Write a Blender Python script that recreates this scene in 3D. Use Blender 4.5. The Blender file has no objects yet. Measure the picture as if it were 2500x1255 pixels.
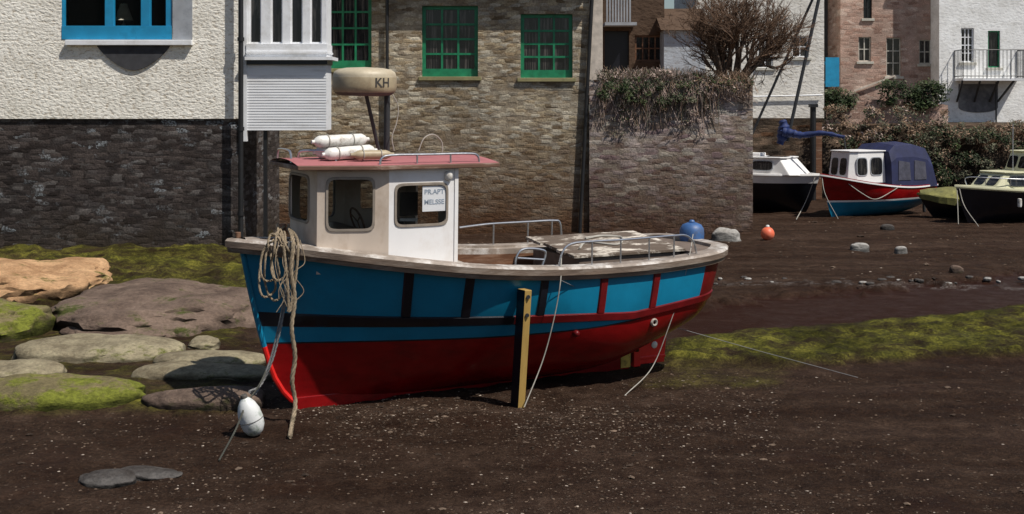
import bpy, math, random
import numpy as np
from mathutils import Vector, Matrix, Euler, noise
R=random.Random(7)
F=3200.; H=3.3; HY=250.
def WX(px,D): return (px-1250.)*D/F
def WZ(py,D): return H-(py-HY)*D/F
def WP(px,py,D): return Vector((WX(px,D),D,WZ(py,D)))
def GP(px,py,dz=0.0):
    D=F*(H-dz)/(py-HY); return Vector((WX(px,D),D,dz))
sc=bpy.context.scene
COL=sc.collection
# ------------------------------------------------------------ materials
def nd(nt,t,**k):
    n=nt.nodes.new(t)
    for a,b in k.items(): setattr(n,a,b)
    return n
def newmat(name):
    m=bpy.data.materials.new(name); m.use_nodes=True
    nt=m.node_tree; nt.nodes.clear()
    o=nd(nt,'ShaderNodeOutputMaterial'); b=nd(nt,'ShaderNodeBsdfPrincipled')
    nt.links.new(b.outputs[0],o.inputs[0])
    return m,nt,b
def mix(nt,f,a,b,mode='MIX'):
    n=nd(nt,'ShaderNodeMix',data_type='RGBA',blend_type=mode)
    for i,v in ((0,f),(6,a),(7,b)):
        if hasattr(v,'links'): nt.links.new(v,n.inputs[i])
        elif i==0: n.inputs[0].default_value=v
        else: n.inputs[i].default_value=(v[0],v[1],v[2],1)
    return n.outputs[2]
def mth(nt,op,a,b=0.0,clamp=False):
    n=nd(nt,'ShaderNodeMath',operation=op,use_clamp=clamp)
    for i,v in ((0,a),(1,b)):
        if hasattr(v,'links'): nt.links.new(v,n.inputs[i])
        else: n.inputs[i].default_value=v
    return n.outputs[0]
def ramp(nt,fac,stops):
    n=nd(nt,'ShaderNodeValToRGB'); e=n.color_ramp.elements
    while len(e)<len(stops): e.new(0.5)
    for i,(p,c) in enumerate(stops):
        e[i].position=p; e[i].color=(c[0],c[1],c[2],1) if hasattr(c,'__len__') else (c,c,c,1)
    nt.links.new(fac,n.inputs[0]); return n.outputs[0]
def coord(nt,scale=(1,1,1)):
    tc=nd(nt,'ShaderNodeTexCoord'); mp=nd(nt,'ShaderNodeMapping')
    mp.inputs['Scale'].default_value=scale
    nt.links.new(tc.outputs['Object'],mp.inputs[0]); return mp.outputs[0]
def noi(nt,vec,scale,detail=5,rough=.6):
    n=nd(nt,'ShaderNodeTexNoise'); n.inputs['Scale'].default_value=scale
    n.inputs['Detail'].default_value=detail; n.inputs['Roughness'].default_value=rough
    nt.links.new(vec,n.inputs['Vector']); return n.outputs[0]
def bump(nt,b,h,strength=.5,dist=.02):
    n=nd(nt,'ShaderNodeBump'); n.inputs['Strength'].default_value=strength; n.inputs['Distance'].default_value=dist
    nt.links.new(h,n.inputs['Height']); nt.links.new(n.outputs[0],b.inputs['Normal'])
def pm(name,c,rough=.5,metal=0,var=.25,scale=6,bmp=.15,dirt=None,dirtamt=.5,stretch=(1,1,1),dscale=3,spec=.5,dth=(.50,.66)):
    m,nt,b=newmat(name); v=coord(nt,stretch)
    n1=noi(nt,v,scale,6); 
    dk=tuple(x*(1-var) for x in c); lt=tuple(min(1,x*(1+var)) for x in c)
    col=ramp(nt,n1,[(.3,dk),(.7,lt)])
    if dirt:
        n2=noi(nt,v,dscale,8,.7); f=ramp(nt,n2,[(dth[0],0),(dth[1],dirtamt)])
        col=mix(nt,f,col,dirt)
    nt.links.new(col,b.inputs['Base Color'])
    b.inputs['Roughness'].default_value=rough; b.inputs['Metallic'].default_value=metal
    b.inputs['Specular IOR Level'].default_value=spec
    if bmp: bump(nt,b,noi(nt,v,scale*5,4),bmp,.01)
    return m
def stone(name,cols,mortar,sx=3.,sz=9.,low=None,lowz=(0,1.5),bs=.5,fleck=None,rough=.85,mw=.10,patch=None,morta=.55,rnd=1.):
    m,nt,b=newmat(name); v=coord(nt)
    nz=nd(nt,'ShaderNodeTexNoise'); nz.inputs['Scale'].default_value=5.; nz.inputs['Detail'].default_value=6; nz.inputs['Roughness'].default_value=.75
    nt.links.new(v,nz.inputs['Vector'])
    vm=nd(nt,'ShaderNodeVectorMath',operation='MULTIPLY'); nt.links.new(nz.outputs['Color'],vm.inputs[0]); vm.inputs[1].default_value=(.24,.1,.07)
    va=nd(nt,'ShaderNodeVectorMath',operation='ADD'); nt.links.new(v,va.inputs[0]); nt.links.new(vm.outputs[0],va.inputs[1])
    mp=nd(nt,'ShaderNodeMapping'); mp.inputs['Scale'].default_value=(sx,sx*.6,sz); nt.links.new(va.outputs[0],mp.inputs[0])
    vo=nd(nt,'ShaderNodeTexVoronoi',distance='CHEBYCHEV'); vo.inputs['Scale'].default_value=1; vo.inputs['Randomness'].default_value=rnd; nt.links.new(mp.outputs[0],vo.inputs['Vector'])
    sp=nd(nt,'ShaderNodeSeparateColor'); nt.links.new(vo.outputs['Color'],sp.inputs[0])
    n=len(cols); col=ramp(nt,sp.outputs[0],[(i/(n-1)*.9+.05,c) for i,c in enumerate(cols)])
    fine=noi(nt,v,22,8,.75); col=mix(nt,1.,col,ramp(nt,fine,[(.3,.4),(.7,1.55)]),'MULTIPLY')
    big=noi(nt,v,.8,7,.72)
    if patch:
        pf=mth(nt,'MULTIPLY',ramp(nt,big,[(.46,0),(.60,1.)]),ramp(nt,sp.outputs[1],[(.3,.1),(.6,.85)])); col=mix(nt,pf,col,mix(nt,1.,patch,ramp(nt,fine,[(.3,.5),(.7,1.4)]),'MULTIPLY'))
    big2=noi(nt,v,.45,6,.7); col=mix(nt,1.,col,ramp(nt,big2,[(.34,.6),(.64,1.3)]),'MULTIPLY')
    e=ramp(nt,vo.outputs['Distance'],[(.42,0),(.42+mw*1.6,morta)]); col=mix(nt,e,col,mortar)
    if fleck:
        f1=ramp(nt,sp.outputs[2],[(.84,0),(.88,.8)]); f2=ramp(nt,noi(nt,v,.9,6,.7),[(.46,.0),(.60,.85)]); f3=ramp(nt,fine,[(.46,0),(.54,1)])
        col=mix(nt,mth(nt,'MULTIPLY',mth(nt,'MULTIPLY',f1,f2),f3),col,fleck)
    if low:
        sx_=nd(nt,'ShaderNodeSeparateXYZ'); nt.links.new(v,sx_.inputs[0])
        zz=mth(nt,'ADD',sx_.outputs[2],mth(nt,'MULTIPLY',mth(nt,'SUBTRACT',noi(nt,v,1.1,8,.75),.5),3.0))
        mr=nd(nt,'ShaderNodeMapRange'); mr.inputs[1].default_value=lowz[0]; mr.inputs[2].default_value=lowz[1]
        mr.inputs[3].default_value=.93; mr.inputs[4].default_value=0; nt.links.new(zz,mr.inputs[0])
        col=mix(nt,mr.outputs[0],col,mix(nt,1.,low,ramp(nt,fine,[(.3,.35),(.7,1.8)]),'MULTIPLY'))
    nt.links.new(col,b.inputs['Base Color']); b.inputs['Roughness'].default_value=rough; b.inputs['Specular IOR Level'].default_value=.2
    hh=mth(nt,'ADD',ramp(nt,vo.outputs['Distance'],[(.25,.9),(.6,0)]),mth(nt,'MULTIPLY',fine,2.))
    hh=mth(nt,'ADD',hh,mth(nt,'MULTIPLY',sp.outputs[1],.9)); bump(nt,b,hh,bs,.04)
    return m
def glassmat(name,c=(.012,.012,.014),curtain=(.12,.11,.10),amt=.35,sc_=(5,1,.6)):
    m,nt,b=newmat(name); v=coord(nt,sc_)
    f=ramp(nt,noi(nt,v,2.2,3),[(.52,0),(.62,amt)])
    nt.links.new(mix(nt,f,c,curtain),b.inputs['Base Color']); b.inputs['Roughness'].default_value=.12
    return m
def thinglass(name):
    m,nt,b=newmat(name); o=[n for n in nt.nodes if n.type=='OUTPUT_MATERIAL'][0]
    t=nd(nt,'ShaderNodeBsdfTransparent'); t.inputs[0].default_value=(.66,.68,.66,1)
    b.inputs['Base Color'].default_value=(.03,.03,.03,1); b.inputs['Roughness'].default_value=.06
    mx=nd(nt,'ShaderNodeMixShader'); fr=nd(nt,'ShaderNodeFresnel'); fr.inputs[0].default_value=1.35
    nt.links.new(mth(nt,'ADD',fr.outputs[0],.05),mx.inputs[0]); nt.links.new(t.outputs[0],mx.inputs[1]); nt.links.new(b.outputs[0],mx.inputs[2])
    nt.links.new(mx.outputs[0],o.inputs[0]); return m
def rockmat(name,c1,c2,moss=None,ma=.0):
    m,nt,b=newmat(name); v=coord(nt,(1,1,2.))
    n1=noi(nt,v,1.5,9,.70); col=ramp(nt,n1,[(.34,c1),(.60,c2)])
    n3=noi(nt,v,18,8,.75); col=mix(nt,1.,col,ramp(nt,n3,[(.3,.6),(.7,1.32)]),'MULTIPLY')
    if moss:
        f=ramp(nt,noi(nt,v,1.3,8,.75),[(.60-ma,0),(.68-ma,.95)]); col=mix(nt,f,col,mix(nt,1.,moss,ramp(nt,n3,[(.3,.35),(.7,1.8)]),'MULTIPLY'))
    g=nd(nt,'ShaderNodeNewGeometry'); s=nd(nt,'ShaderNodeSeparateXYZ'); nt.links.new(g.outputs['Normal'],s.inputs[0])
    f2=ramp(nt,s.outputs[2],[(.0,.28),(.7,1.)]); col=mix(nt,1.,col,f2,'MULTIPLY')  # steep faces darkened by normal, shading painted into the colour
    nt.links.new(col,b.inputs['Base Color']); b.inputs['Roughness'].default_value=.85; b.inputs['Specular IOR Level'].default_value=.2
    bump(nt,b,mth(nt,'ADD',noi(nt,v,5,9,.7),mth(nt,'MULTIPLY',n3,.4)),.85,.07); return m
M={}
def roughcast(name,c,dark,bs=1.,sc_=16,dist=.06):
    m,nt,b=newmat(name); v=coord(nt,(1,1,1.7))
    n=noi(nt,v,sc_,4,.6); col=ramp(nt,n,[(.34,dark),(.47,c)])
    big=noi(nt,v,1.1,6,.7); col=mix(nt,1.,col,ramp(nt,big,[(.3,(.78,.76,.72)),(.62,(1.06,1.05,1.03))]),'MULTIPLY')
    nt.links.new(col,b.inputs['Base Color']); b.inputs['Roughness'].default_value=.9; b.inputs['Specular IOR Level'].default_value=.2
    bump(nt,b,n,bs,dist); return m
M['rough_white']=roughcast('rough_white',(.92,.89,.82),(.54,.47,.38),.65,10.5,.06)
M['slate_base']=stone('slate_base',[(.028,.021,.019),(.055,.043,.039),(.080,.064,.058),(.040,.032,.031),(.13,.115,.108)],(.020,.016,.015),4.2,11,low=(.042,.030,.018),lowz=(-.7,1.0),fleck=(.38,.42,.45),bs=.4)
M['rubble']=stone('rubble',[(.14,.10,.06),(.30,.225,.14),(.42,.35,.24),(.20,.155,.11),(.36,.33,.27),(.56,.50,.39)],(.20,.155,.105),3.9,11,low=(.070,.030,.013),lowz=(.3,3.2),patch=(.50,.44,.34))
M['rubble2']=stone('rubble2',[(.15,.10,.085),(.28,.215,.165),(.34,.29,.24),(.21,.14,.15),(.30,.27,.25),(.47,.42,.35)],(.18,.14,.11),3.5,9.5,low=(.060,.028,.014),lowz=(0,2.9),patch=(.42,.35,.33))
M['pinkstone']=stone('pinkstone',[(.28,.17,.13),(.46,.32,.26),(.36,.22,.17),(.54,.42,.35)],(.38,.28,.23),3.,8.,bs=.3,patch=(.5,.36,.3))
M['quaystone']=stone('quaystone',[(.05,.035,.022),(.09,.06,.04),(.14,.10,.07),(.08,.04,.02)],(.035,.025,.018),2.4,7.,low=(.02,.016,.012),lowz=(.4,2.2))
M['farwhite']=roughcast('farwhite',(.90,.91,.92),(.76,.76,.76),.35,7)
M['farcream']=roughcast('farcream',(.76,.74,.70),(.58,.54,.48),.5,7)
M['paleblue']=roughcast('paleblue',(.42,.46,.52),(.32,.32,.34),.4,5)
M['brownwall']=roughcast('brownwall',(.10,.065,.045),(.05,.03,.02),.6,5)
M['pilaster']=pm('pilaster',(.56,.49,.42),.8,dirt=(.28,.22,.16),dscale=1.2)
M['bluepaint']=pm('bluepaint',(.015,.25,.46),.45,var=.2,dirt=(.01,.10,.2),dirtamt=.4)
M['greenpaint']=pm('greenpaint',(.012,.19,.085),.45,var=.3)
M['whitepaint']=pm('whitepaint',(.80,.81,.83),.5,var=.06,dirt=(.5,.48,.44),dirtamt=.5,dscale=2)
M['clap']=pm('clap',(.74,.75,.77),.6,var=.08,dirt=(.46,.45,.44),dirtamt=.6,stretch=(.4,1,3),dscale=3)
M['blackpipe']=pm('blackpipe',(.012,.012,.013),.5)
M['greystone']=pm('greystone',(.33,.35,.38),.8,var=.25,dirt=(.2,.19,.18))
M['slate_shadow']=pm('slate_shadow',(.045,.045,.05),.85,var=.3)  # slate of the gate house, also the shadow shape under the sill
M['archgrey']=pm('archgrey',(.12,.12,.13),.85,var=.3,dirt=(.3,.3,.3),dscale=2)
M['slateroof']=stone('slateroof',[(.05,.05,.06),(.09,.09,.10),(.07,.06,.06)],(.03,.03,.03),4,6)
M['glass']=glassmat('glass'); M['glass2']=glassmat('glass2',amt=.5,curtain=(.16,.14,.13),sc_=(9,1,.4))
M['thin']=thinglass('thin')
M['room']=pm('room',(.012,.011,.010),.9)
M['stonesill']=pm('stonesill',(.26,.23,.11),.8,var=.3,dirt=(.08,.09,.03))
M['palesill']=pm('palesill',(.5,.48,.42),.8)
M['red']=pm('red',(.21,.004,.005),.26,var=.25,scale=2.5,dirt=(.09,.003,.004),dirtamt=.7,dscale=1.4,bmp=.06,stretch=(1,1,2),spec=.4)
M['litred']=pm('litred',(.66,.016,.012),.35,var=.15)  # brighter copy of the hull red, sunlight put into the colour
M['darkred']=pm('darkred',(.12,.005,.006),.4,var=.3,spec=.3)
M['blue']=pm('blue',(.004,.165,.29),.33,var=.12,scale=2.5,dirt=(.003,.11,.19),dirtamt=.5,dscale=1.6,bmp=.05,spec=.4)
M['black']=pm('black',(.008,.009,.014),.35,bmp=.05)
M['rim']=pm('rim',(.16,.115,.085),.6,var=.35,scale=4,dirt=(.38,.33,.28),dirtamt=.5,dscale=2.6,stretch=(.6,1,4),bmp=.4)
M['rimtop']=pm('rimtop',(.28,.23,.19),.6,var=.3,dirt=(.66,.64,.61),dirtamt=.85,dscale=3)
M['deck']=pm('deck',(.42,.38,.33),.7,var=.2,dirt=(.18,.13,.09),dirtamt=.6)
M['innerwood']=pm('innerwood',(.15,.065,.03),.6,var=.4,stretch=(.5,1,4),dirt=(.30,.22,.16),dirtamt=.6)
M['innergrey']=pm('innergrey',(.16,.12,.095),.8,var=.35,dirt=(.07,.045,.03),dirtamt=.7)
M['cream']=pm('cream',(.57,.48,.40),.5,var=.10,scale=2,dirt=(.36,.26,.18),dirtamt=.6,dscale=2.2,bmp=.03,stretch=(1,1,.6))  # beige puts the wheelhouse front's shade into the tint, with dirt patches
M['cabwhite']=pm('cabwhite',(.80,.79,.79),.4,var=.04,scale=2,dirt=(.58,.52,.47),dirtamt=.5,dscale=2,bmp=.02,stretch=(1,1,.6))
M['pink']=pm('pink',(.38,.135,.14),.75,var=.25,scale=3,dirt=(.26,.09,.085),dirtamt=.7)
M['rooftrim']=pm('rooftrim',(.16,.085,.055),.6,var=.3,dirt=(.42,.33,.27),dirtamt=.7,stretch=(.5,1,2))
M['rubber']=pm('rubber',(.26,.22,.18),.6)
M['steel']=pm('steel',(.55,.56,.58),.28,metal=.85,var=.15)
M['fender']=pm('fender',(.72,.70,.66),.5,var=.1,dirt=(.22,.16,.11),dirtamt=.8,dscale=7)
M['radar']=pm('radar',(.38,.31,.20),.5,var=.12,dirt=(.24,.17,.10),dirtamt=.6,dscale=4)
M['radartop']=pm('radartop',(.50,.43,.31),.5,var=.12,dirt=(.34,.26,.17),dirtamt=.6,dscale=4)
M['radardark']=pm('radardark',(.08,.07,.06),.6)
M['letter']=pm('letter',(.05,.045,.04),.6)
M['noticeink']=pm('noticeink',(.22,.27,.34),.7)
M['paper']=pm('paper',(.66,.67,.69),.8,var=.04)
M['rope']=pm('rope',(.27,.21,.14),.9,var=.35,scale=30,bmp=.6,dirt=(.10,.08,.05),dirtamt=.7,dscale=6)
M['ropeblue']=pm('ropeblue',(.20,.20,.20),.8,var=.3,scale=30,bmp=.4)
M['ropegrey']=pm('ropegrey',(.36,.34,.30),.8,var=.2)
M['ropedark']=pm('ropedark',(.05,.05,.04),.8)
M['weatherwood']=pm('weatherwood',(.60,.54,.46),.8,var=.35,scale=5,dirt=(.09,.06,.04),dirtamt=.95,dscale=3.4,stretch=(.7,1.5,1),bmp=.4,dth=(.42,.50))
M['legwood']=pm('legwood',(.42,.27,.075),.55,var=.2,stretch=(3,3,.3),dirt=(.2,.12,.03),dirtamt=.6,bmp=.2)
M['buoyblue']=pm('buoyblue',(.045,.12,.30),.5,var=.3,dirt=(.07,.075,.10),dirtamt=.9,dscale=6)
M['buoywhite']=pm('buoywhite',(.66,.67,.66),.45,var=.08,dirt=(.08,.16,.08),dirtamt=.9,dscale=5)
M['buoyorange']=pm('buoyorange',(.75,.15,.07),.5,var=.15,dirt=(.5,.3,.22))
M['navy']=pm('navy',(.014,.018,.065),.7,var=.3,scale=3,bmp=.3)
M['vinyl']=pm('vinyl',(.075,.075,.10),.25,var=.3)
M['covblue']=pm('covblue',(.006,.02,.10),.7,var=.4,bmp=.5)
M['tarp']=pm('tarp',(.17,.16,.045),.7,var=.4,scale=5,bmp=.5,dirt=(.05,.06,.03))
M['farcabin']=pm('farcabin',(.80,.79,.78),.45,var=.05,dirt=(.55,.52,.48),dirtamt=.4)
M['creamyel']=pm('creamyel',(.62,.60,.40),.5,var=.08,dirt=(.4,.38,.25),dirtamt=.4)
M['darkmetal']=pm('darkmetal',(.03,.032,.035),.5)
M['bronze']=pm('bronze',(.12,.08,.04),.4,metal=.6)
M['yellow']=pm('yellow',(.50,.34,.06),.6,var=.3,dirt=(.05,.03,.01),dirtamt=.8,dscale=8)
M['bark']=pm('bark',(.075,.05,.035),.9,var=.4,scale=12,bmp=.5)
M['twig']=pm('twig',(.12,.07,.042),.9,var=.3)
M['leafd']=pm('leafd',(.022,.036,.014),.7,var=.6,scale=5,bmp=0,spec=.2)
M['leafm']=pm('leafm',(.050,.070,.025),.65,var=.5,scale=5,bmp=0,spec=.2)
M['leafgrey']=pm('leafgrey',(.11,.11,.075),.8,var=.5,scale=5,bmp=0,spec=.1)
M['leafdead']=pm('leafdead',(.24,.165,.115),.9,var=.5,scale=6,bmp=0,spec=.1)
M['leafrust']=pm('leafrust',(.085,.055,.034),.9,var=.6,scale=6,bmp=0,spec=.1)
M['leafpale']=pm('leafpale',(.40,.31,.27),.9,var=.5,scale=6,bmp=0,spec=.1)
M['lampshade']=pm('lampshade',(.70,.62,.46),.8)
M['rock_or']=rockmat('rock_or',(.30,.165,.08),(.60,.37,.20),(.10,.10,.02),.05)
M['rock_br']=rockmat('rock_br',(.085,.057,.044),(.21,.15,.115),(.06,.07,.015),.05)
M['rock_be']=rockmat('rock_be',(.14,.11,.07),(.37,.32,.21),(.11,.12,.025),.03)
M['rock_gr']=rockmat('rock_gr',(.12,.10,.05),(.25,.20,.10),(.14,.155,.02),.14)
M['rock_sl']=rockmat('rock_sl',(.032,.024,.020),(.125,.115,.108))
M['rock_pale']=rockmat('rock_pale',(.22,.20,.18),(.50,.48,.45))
# ------------------------------------------------------------ mesh builder
class MB:
    def __init__(s): s.v=[]; s.f=[]; s.m=[]
    def add(s,vs,fs,m=0):
        o=len(s.v); s.v.extend([tuple(v) for v in vs]); s.f.extend([tuple(i+o for i in f) for f in fs]); s.m.extend([m]*len(fs)); return s
    def box(s,x0,x1,y0,y1,z0,z1,m=0):
        v=[(x,y,z) for z in (z0,z1) for y in (y0,y1) for x in (x0,x1)]
        return s.add(v,[(0,2,3,1),(4,5,7,6),(0,1,5,4),(2,6,7,3),(0,4,6,2),(1,3,7,5)],m)
    def beam(s,p0,p1,w,d,m=0):
        p0=Vector(p0);p1=Vector(p1);t=(p1-p0).normalized()
        u=Vector((0,0,1)) if abs(t.z)<.9 else Vector((0,1,0))
        a=t.cross(u).normalized()*w/2; b=t.cross(a).normalized()*d/2
        v=[p+i*a+j*b for p in (p0,p1) for i,j in ((-1,-1),(1,-1),(1,1),(-1,1))]
        return s.add(v,[(0,1,2,3),(7,6,5,4),(0,4,5,1),(1,5,6,2),(2,6,7,3),(3,7,4,0)],m)
    def tube(s,pts,r,n=8,m=0,cap=True):
        pts=[Vector(p) for p in pts]; N=len(pts)
        rr=r if hasattr(r,'__len__') else [r]*N
        T=[]
        for i in range(N):
            d=pts[min(i+1,N-1)]-pts[max(i-1,0)]
            T.append(d.normalized() if d.length>1e-9 else Vector((0,0,1)))
        u=Vector((0,0,1)) if abs(T[0].z)<.9 else Vector((1,0,0))
        a=T[0].cross(u).normalized(); vs=[]
        for i in range(N):
            a=(a-T[i]*a.dot(T[i])); a=a.normalized() if a.length>1e-6 else T[i].orthogonal().normalized()
            b=T[i].cross(a)
            for k in range(n):
                an=2*math.pi*k/n; vs.append(pts[i]+(a*math.cos(an)+b*math.sin(an))*rr[i])
        fs=[(i*n+k,i*n+(k+1)%n,(i+1)*n+(k+1)%n,(i+1)*n+k) for i in range(N-1) for k in range(n)]
        if cap: fs+= [tuple(range(n-1,-1,-1)),tuple((N-1)*n+k for k in range(n))]
        return s.add(vs,fs,m)
    def lathe(s,prof,c=(0,0,0),n=28,m=0,mat=None):
        vs=[];c=Vector(c)
        for r,z in prof:
            for k in range(n):
                a=2*math.pi*k/n; p=Vector((max(r,1e-4)*math.cos(a),max(r,1e-4)*math.sin(a),z))
                if mat: p=mat@p
                vs.append(p+c)
        fs=[(i*n+k,i*n+(k+1)%n,(i+1)*n+(k+1)%n,(i+1)*n+k) for i in range(len(prof)-1) for k in range(n)]
        return s.add(vs,fs,m)
    def prism(s,poly,z0,z1,m=0,fn=None):
        n=len(poly); vs=[(p[0],p[1],z0) for p in poly]+[(p[0],p[1],z1) for p in poly]
        if fn: vs=[fn(*q) for q in vs]
        return s.add(vs,[tuple(range(n-1,-1,-1)),tuple(range(n,2*n))]+[(k,(k+1)%n,n+(k+1)%n,n+k) for k in range(n)],m)
    def out(s,name,mats,th=None,smooth=False,bevel=0,label=None,parent=None,recalc=True):
        o=th.org if th else Vector((0,0,0))
        me=bpy.data.meshes.new(name)
        me.from_pydata([(v[0]-o.x,v[1]-o.y,v[2]-o.z) for v in s.v],[],s.f)
        if not hasattr(mats,'__len__') or isinstance(mats,str): mats=[mats]
        for q in mats: me.materials.append(M[q])
        me.polygons.foreach_set('material_index',s.m)
        if recalc:
            import bmesh
            b=bmesh.new(); b.from_mesh(me); bmesh.ops.recalc_face_normals(b,faces=b.faces); b.to_mesh(me); b.free()
        if smooth:
            me.polygons.foreach_set('use_smooth',[True]*len(me.polygons))
            try: me.set_sharp_from_angle(angle=math.radians(40))
            except Exception: pass
        me.update()
        ob=bpy.data.objects.new(name,me); COL.objects.link(ob)
        if bevel:
            md=ob.modifiers.new('bevel','BEVEL'); md.width=bevel; md.segments=2; md.limit_method='ANGLE'
        p=parent if parent else (th.e if th else None)
        if p: ob.parent=p
        if label: ob['label']=label
        return ob
class Thing:
    def __init__(s,name,loc,label,cat,rot=(0,0,0),local=False,group=None):
        s.e=bpy.data.objects.new(name,None); s.e.empty_display_size=.3; COL.objects.link(s.e)
        s.e.location=loc; s.e.rotation_euler=rot; s.org=Vector((0,0,0)) if local else Vector(loc)
        s.e['label']=label; s.e['category']=cat
        if group: s.e['group']=group
def single(mb,name,mats,loc,label,cat,group=None,**k):
    t=type('o',(),{})(); t.org=Vector(loc); t.e=None
    ob=mb.out(name,mats,th=t,**k); ob.location=loc; ob['label']=label; ob['category']=cat
    if group: ob['group']=group
    return ob
def cr(xs,ys,x):
    n=len(xs)
    if x<=xs[0]: return ys[0]
    if x>=xs[-1]: return ys[-1]
    i=0
    while x>xs[i+1]: i+=1
    h=xs[i+1]-xs[i]; t=(x-xs[i])/h
    def sl(k):
        if k==0: return (ys[1]-ys[0])/(xs[1]-xs[0])
        if k==n-1: return (ys[-1]-ys[-2])/(xs[-1]-xs[-2])
        return (ys[k+1]-ys[k-1])/(xs[k+1]-xs[k-1])
    m0=sl(i)*h;m1=sl(i+1)*h
    return (2*t**3-3*t**2+1)*ys[i]+(t**3-2*t**2+t)*m0+(-2*t**3+3*t**2)*ys[i+1]+(t**3-t**2)*m1
def spline(pts,n=40):
    pts=[Vector(p) for p in pts]; out=[]
    k=list(range(len(pts)))
    for j in range(n+1):
        x=j/n*(len(pts)-1); out.append(Vector([cr(k,[p[a] for p in pts],x) for a in range(3)]))
    return out
def rope(mb,path,r,twist=22,m=0):
    L=[0]
    for i in range(1,len(path)): L.append(L[-1]+(path[i]-path[i-1]).length)
    for k in range(3):
        pts=[]
        for i,p in enumerate(path):
            d=(path[min(i+1,len(path)-1)]-path[max(i-1,0)]).normalized()
            a=d.cross(Vector((0,1,.01))); a=a.normalized() if a.length>1e-5 else Vector((1,0,0)); b=d.cross(a)
            an=L[i]*twist+k*2.094
            pts.append(p+(a*math.cos(an)+b*math.sin(an))*r*.55)
        mb.tube(pts,r*.62,6,m)
def wall(mb,x0,x1,z0,z1,y,th,ops,m=0):
    xs=sorted({x0,x1}|{min(max(v,x0),x1) for o in ops for v in o[:2]}); zs=sorted({z0,z1}|{min(max(v,z0),z1) for o in ops for v in o[2:]})
    def solid(i,j):
        if i<0 or j<0 or i>=len(xs)-1 or j>=len(zs)-1: return False
        cx=(xs[i]+xs[i+1])/2; cz=(zs[j]+zs[j+1])/2
        return not any(o[0]<cx<o[1] and o[2]<cz<o[3] for o in ops)
    for i in range(len(xs)-1):
        for j in range(len(zs)-1):
            if not solid(i,j): continue
            a,b,c,d=xs[i],xs[i+1],zs[j],zs[j+1]; Y=y+th
            mb.add([(a,y,c),(b,y,c),(b,y,d),(a,y,d)],[(0,1,2,3)],m)
            mb.add([(a,Y,c),(b,Y,c),(b,Y,d),(a,Y,d)],[(3,2,1,0)],m)
            if not solid(i-1,j): mb.add([(a,y,c),(a,y,d),(a,Y,d),(a,Y,c)],[(0,1,2,3)],m)
            if not solid(i+1,j): mb.add([(b,y,c),(b,Y,c),(b,Y,d),(b,y,d)],[(0,1,2,3)],m)
            if not solid(i,j-1): mb.add([(a,y,c),(a,Y,c),(b,Y,c),(b,y,c)],[(0,1,2,3)],m)
            if not solid(i,j+1): mb.add([(a,y,d),(b,y,d),(b,Y,d),(a,Y,d)],[(0,1,2,3)],m)
def window(th,x0,x1,z0,z1,y,nx,nz,fm,gm,fw=.07,bw=.035,sill=None,rec=.12,bottom=None,name='window'):
    g=MB(); g.box(x0+fw*.5,x1-fw*.5,y+rec+.03,y+rec+.045,z0+fw*.5,z1-fw*.5)
    w=g.out(name,gm,th)
    f=MB(); b=bottom or fw; ya,yb=y+rec-.02,y+rec+.028
    f.box(x0+.002,x0+fw,ya,yb,z0+.002,z1-.002); f.box(x1-fw,x1-.002,ya,yb,z0+.002,z1-.002)
    f.box(x0+fw,x1-fw,ya,yb,z0+.002,z0+b); f.box(x0+fw,x1-fw,ya,yb,z1-fw,z1-.002)
    for i in range(1,nx):
        c=x0+fw+(x1-x0-2*fw)*i/nx; f.box(c-bw/2,c+bw/2,ya+.004,yb-.003,z0+b,z1-fw)
    for j in range(1,nz):
        c=z0+b+(z1-z0-b-fw)*j/nz; f.box(x0+fw,x1-fw,ya+.008,yb-.006,c-bw/2,c+bw/2)
    f.out('frame',fm,th,parent=w)
    if sill:
        s=MB(); s.box(x0-.08,x1+.08,y-.07,y+rec-.022,z0-.10,z0-.004); s.out('sill',sill,th,parent=w,bevel=.008)
    return w
def gable(th,x0,x1,y0,y1,z,rise,over=.3,name='roof',mat='slateroof'):
    mb=MB(); ym=(y0+y1)/2; a=x0-.1; b=x1+.1; k=rise/((y1-y0)/2)
    yo0=y0-over; yo1=y1+over; zo=z-over*k*.3
    mb.add([(a,yo0,zo),(b,yo0,zo),(b,ym,z+rise),(a,ym,z+rise),(a,yo1,zo),(b,yo1,zo),
            (a,yo0,zo+.15),(b,yo0,zo+.15),(b,ym,z+rise+.15),(a,ym,z+rise+.15),(a,yo1,zo+.15),(b,yo1,zo+.15)],
           [(0,1,2,3),(3,2,5,4),(6,9,8,7),(9,10,11,8),(0,6,7,1),(4,5,11,10),(0,3,9,6),(3,4,10,9),(1,7,8,2),(2,8,11,5)])
    return mb.out(name,mat,th)
def pxo(a,b,c,d,D): return (WX(a,D),WX(b,D),WZ(d,D),WZ(c,D))
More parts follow.
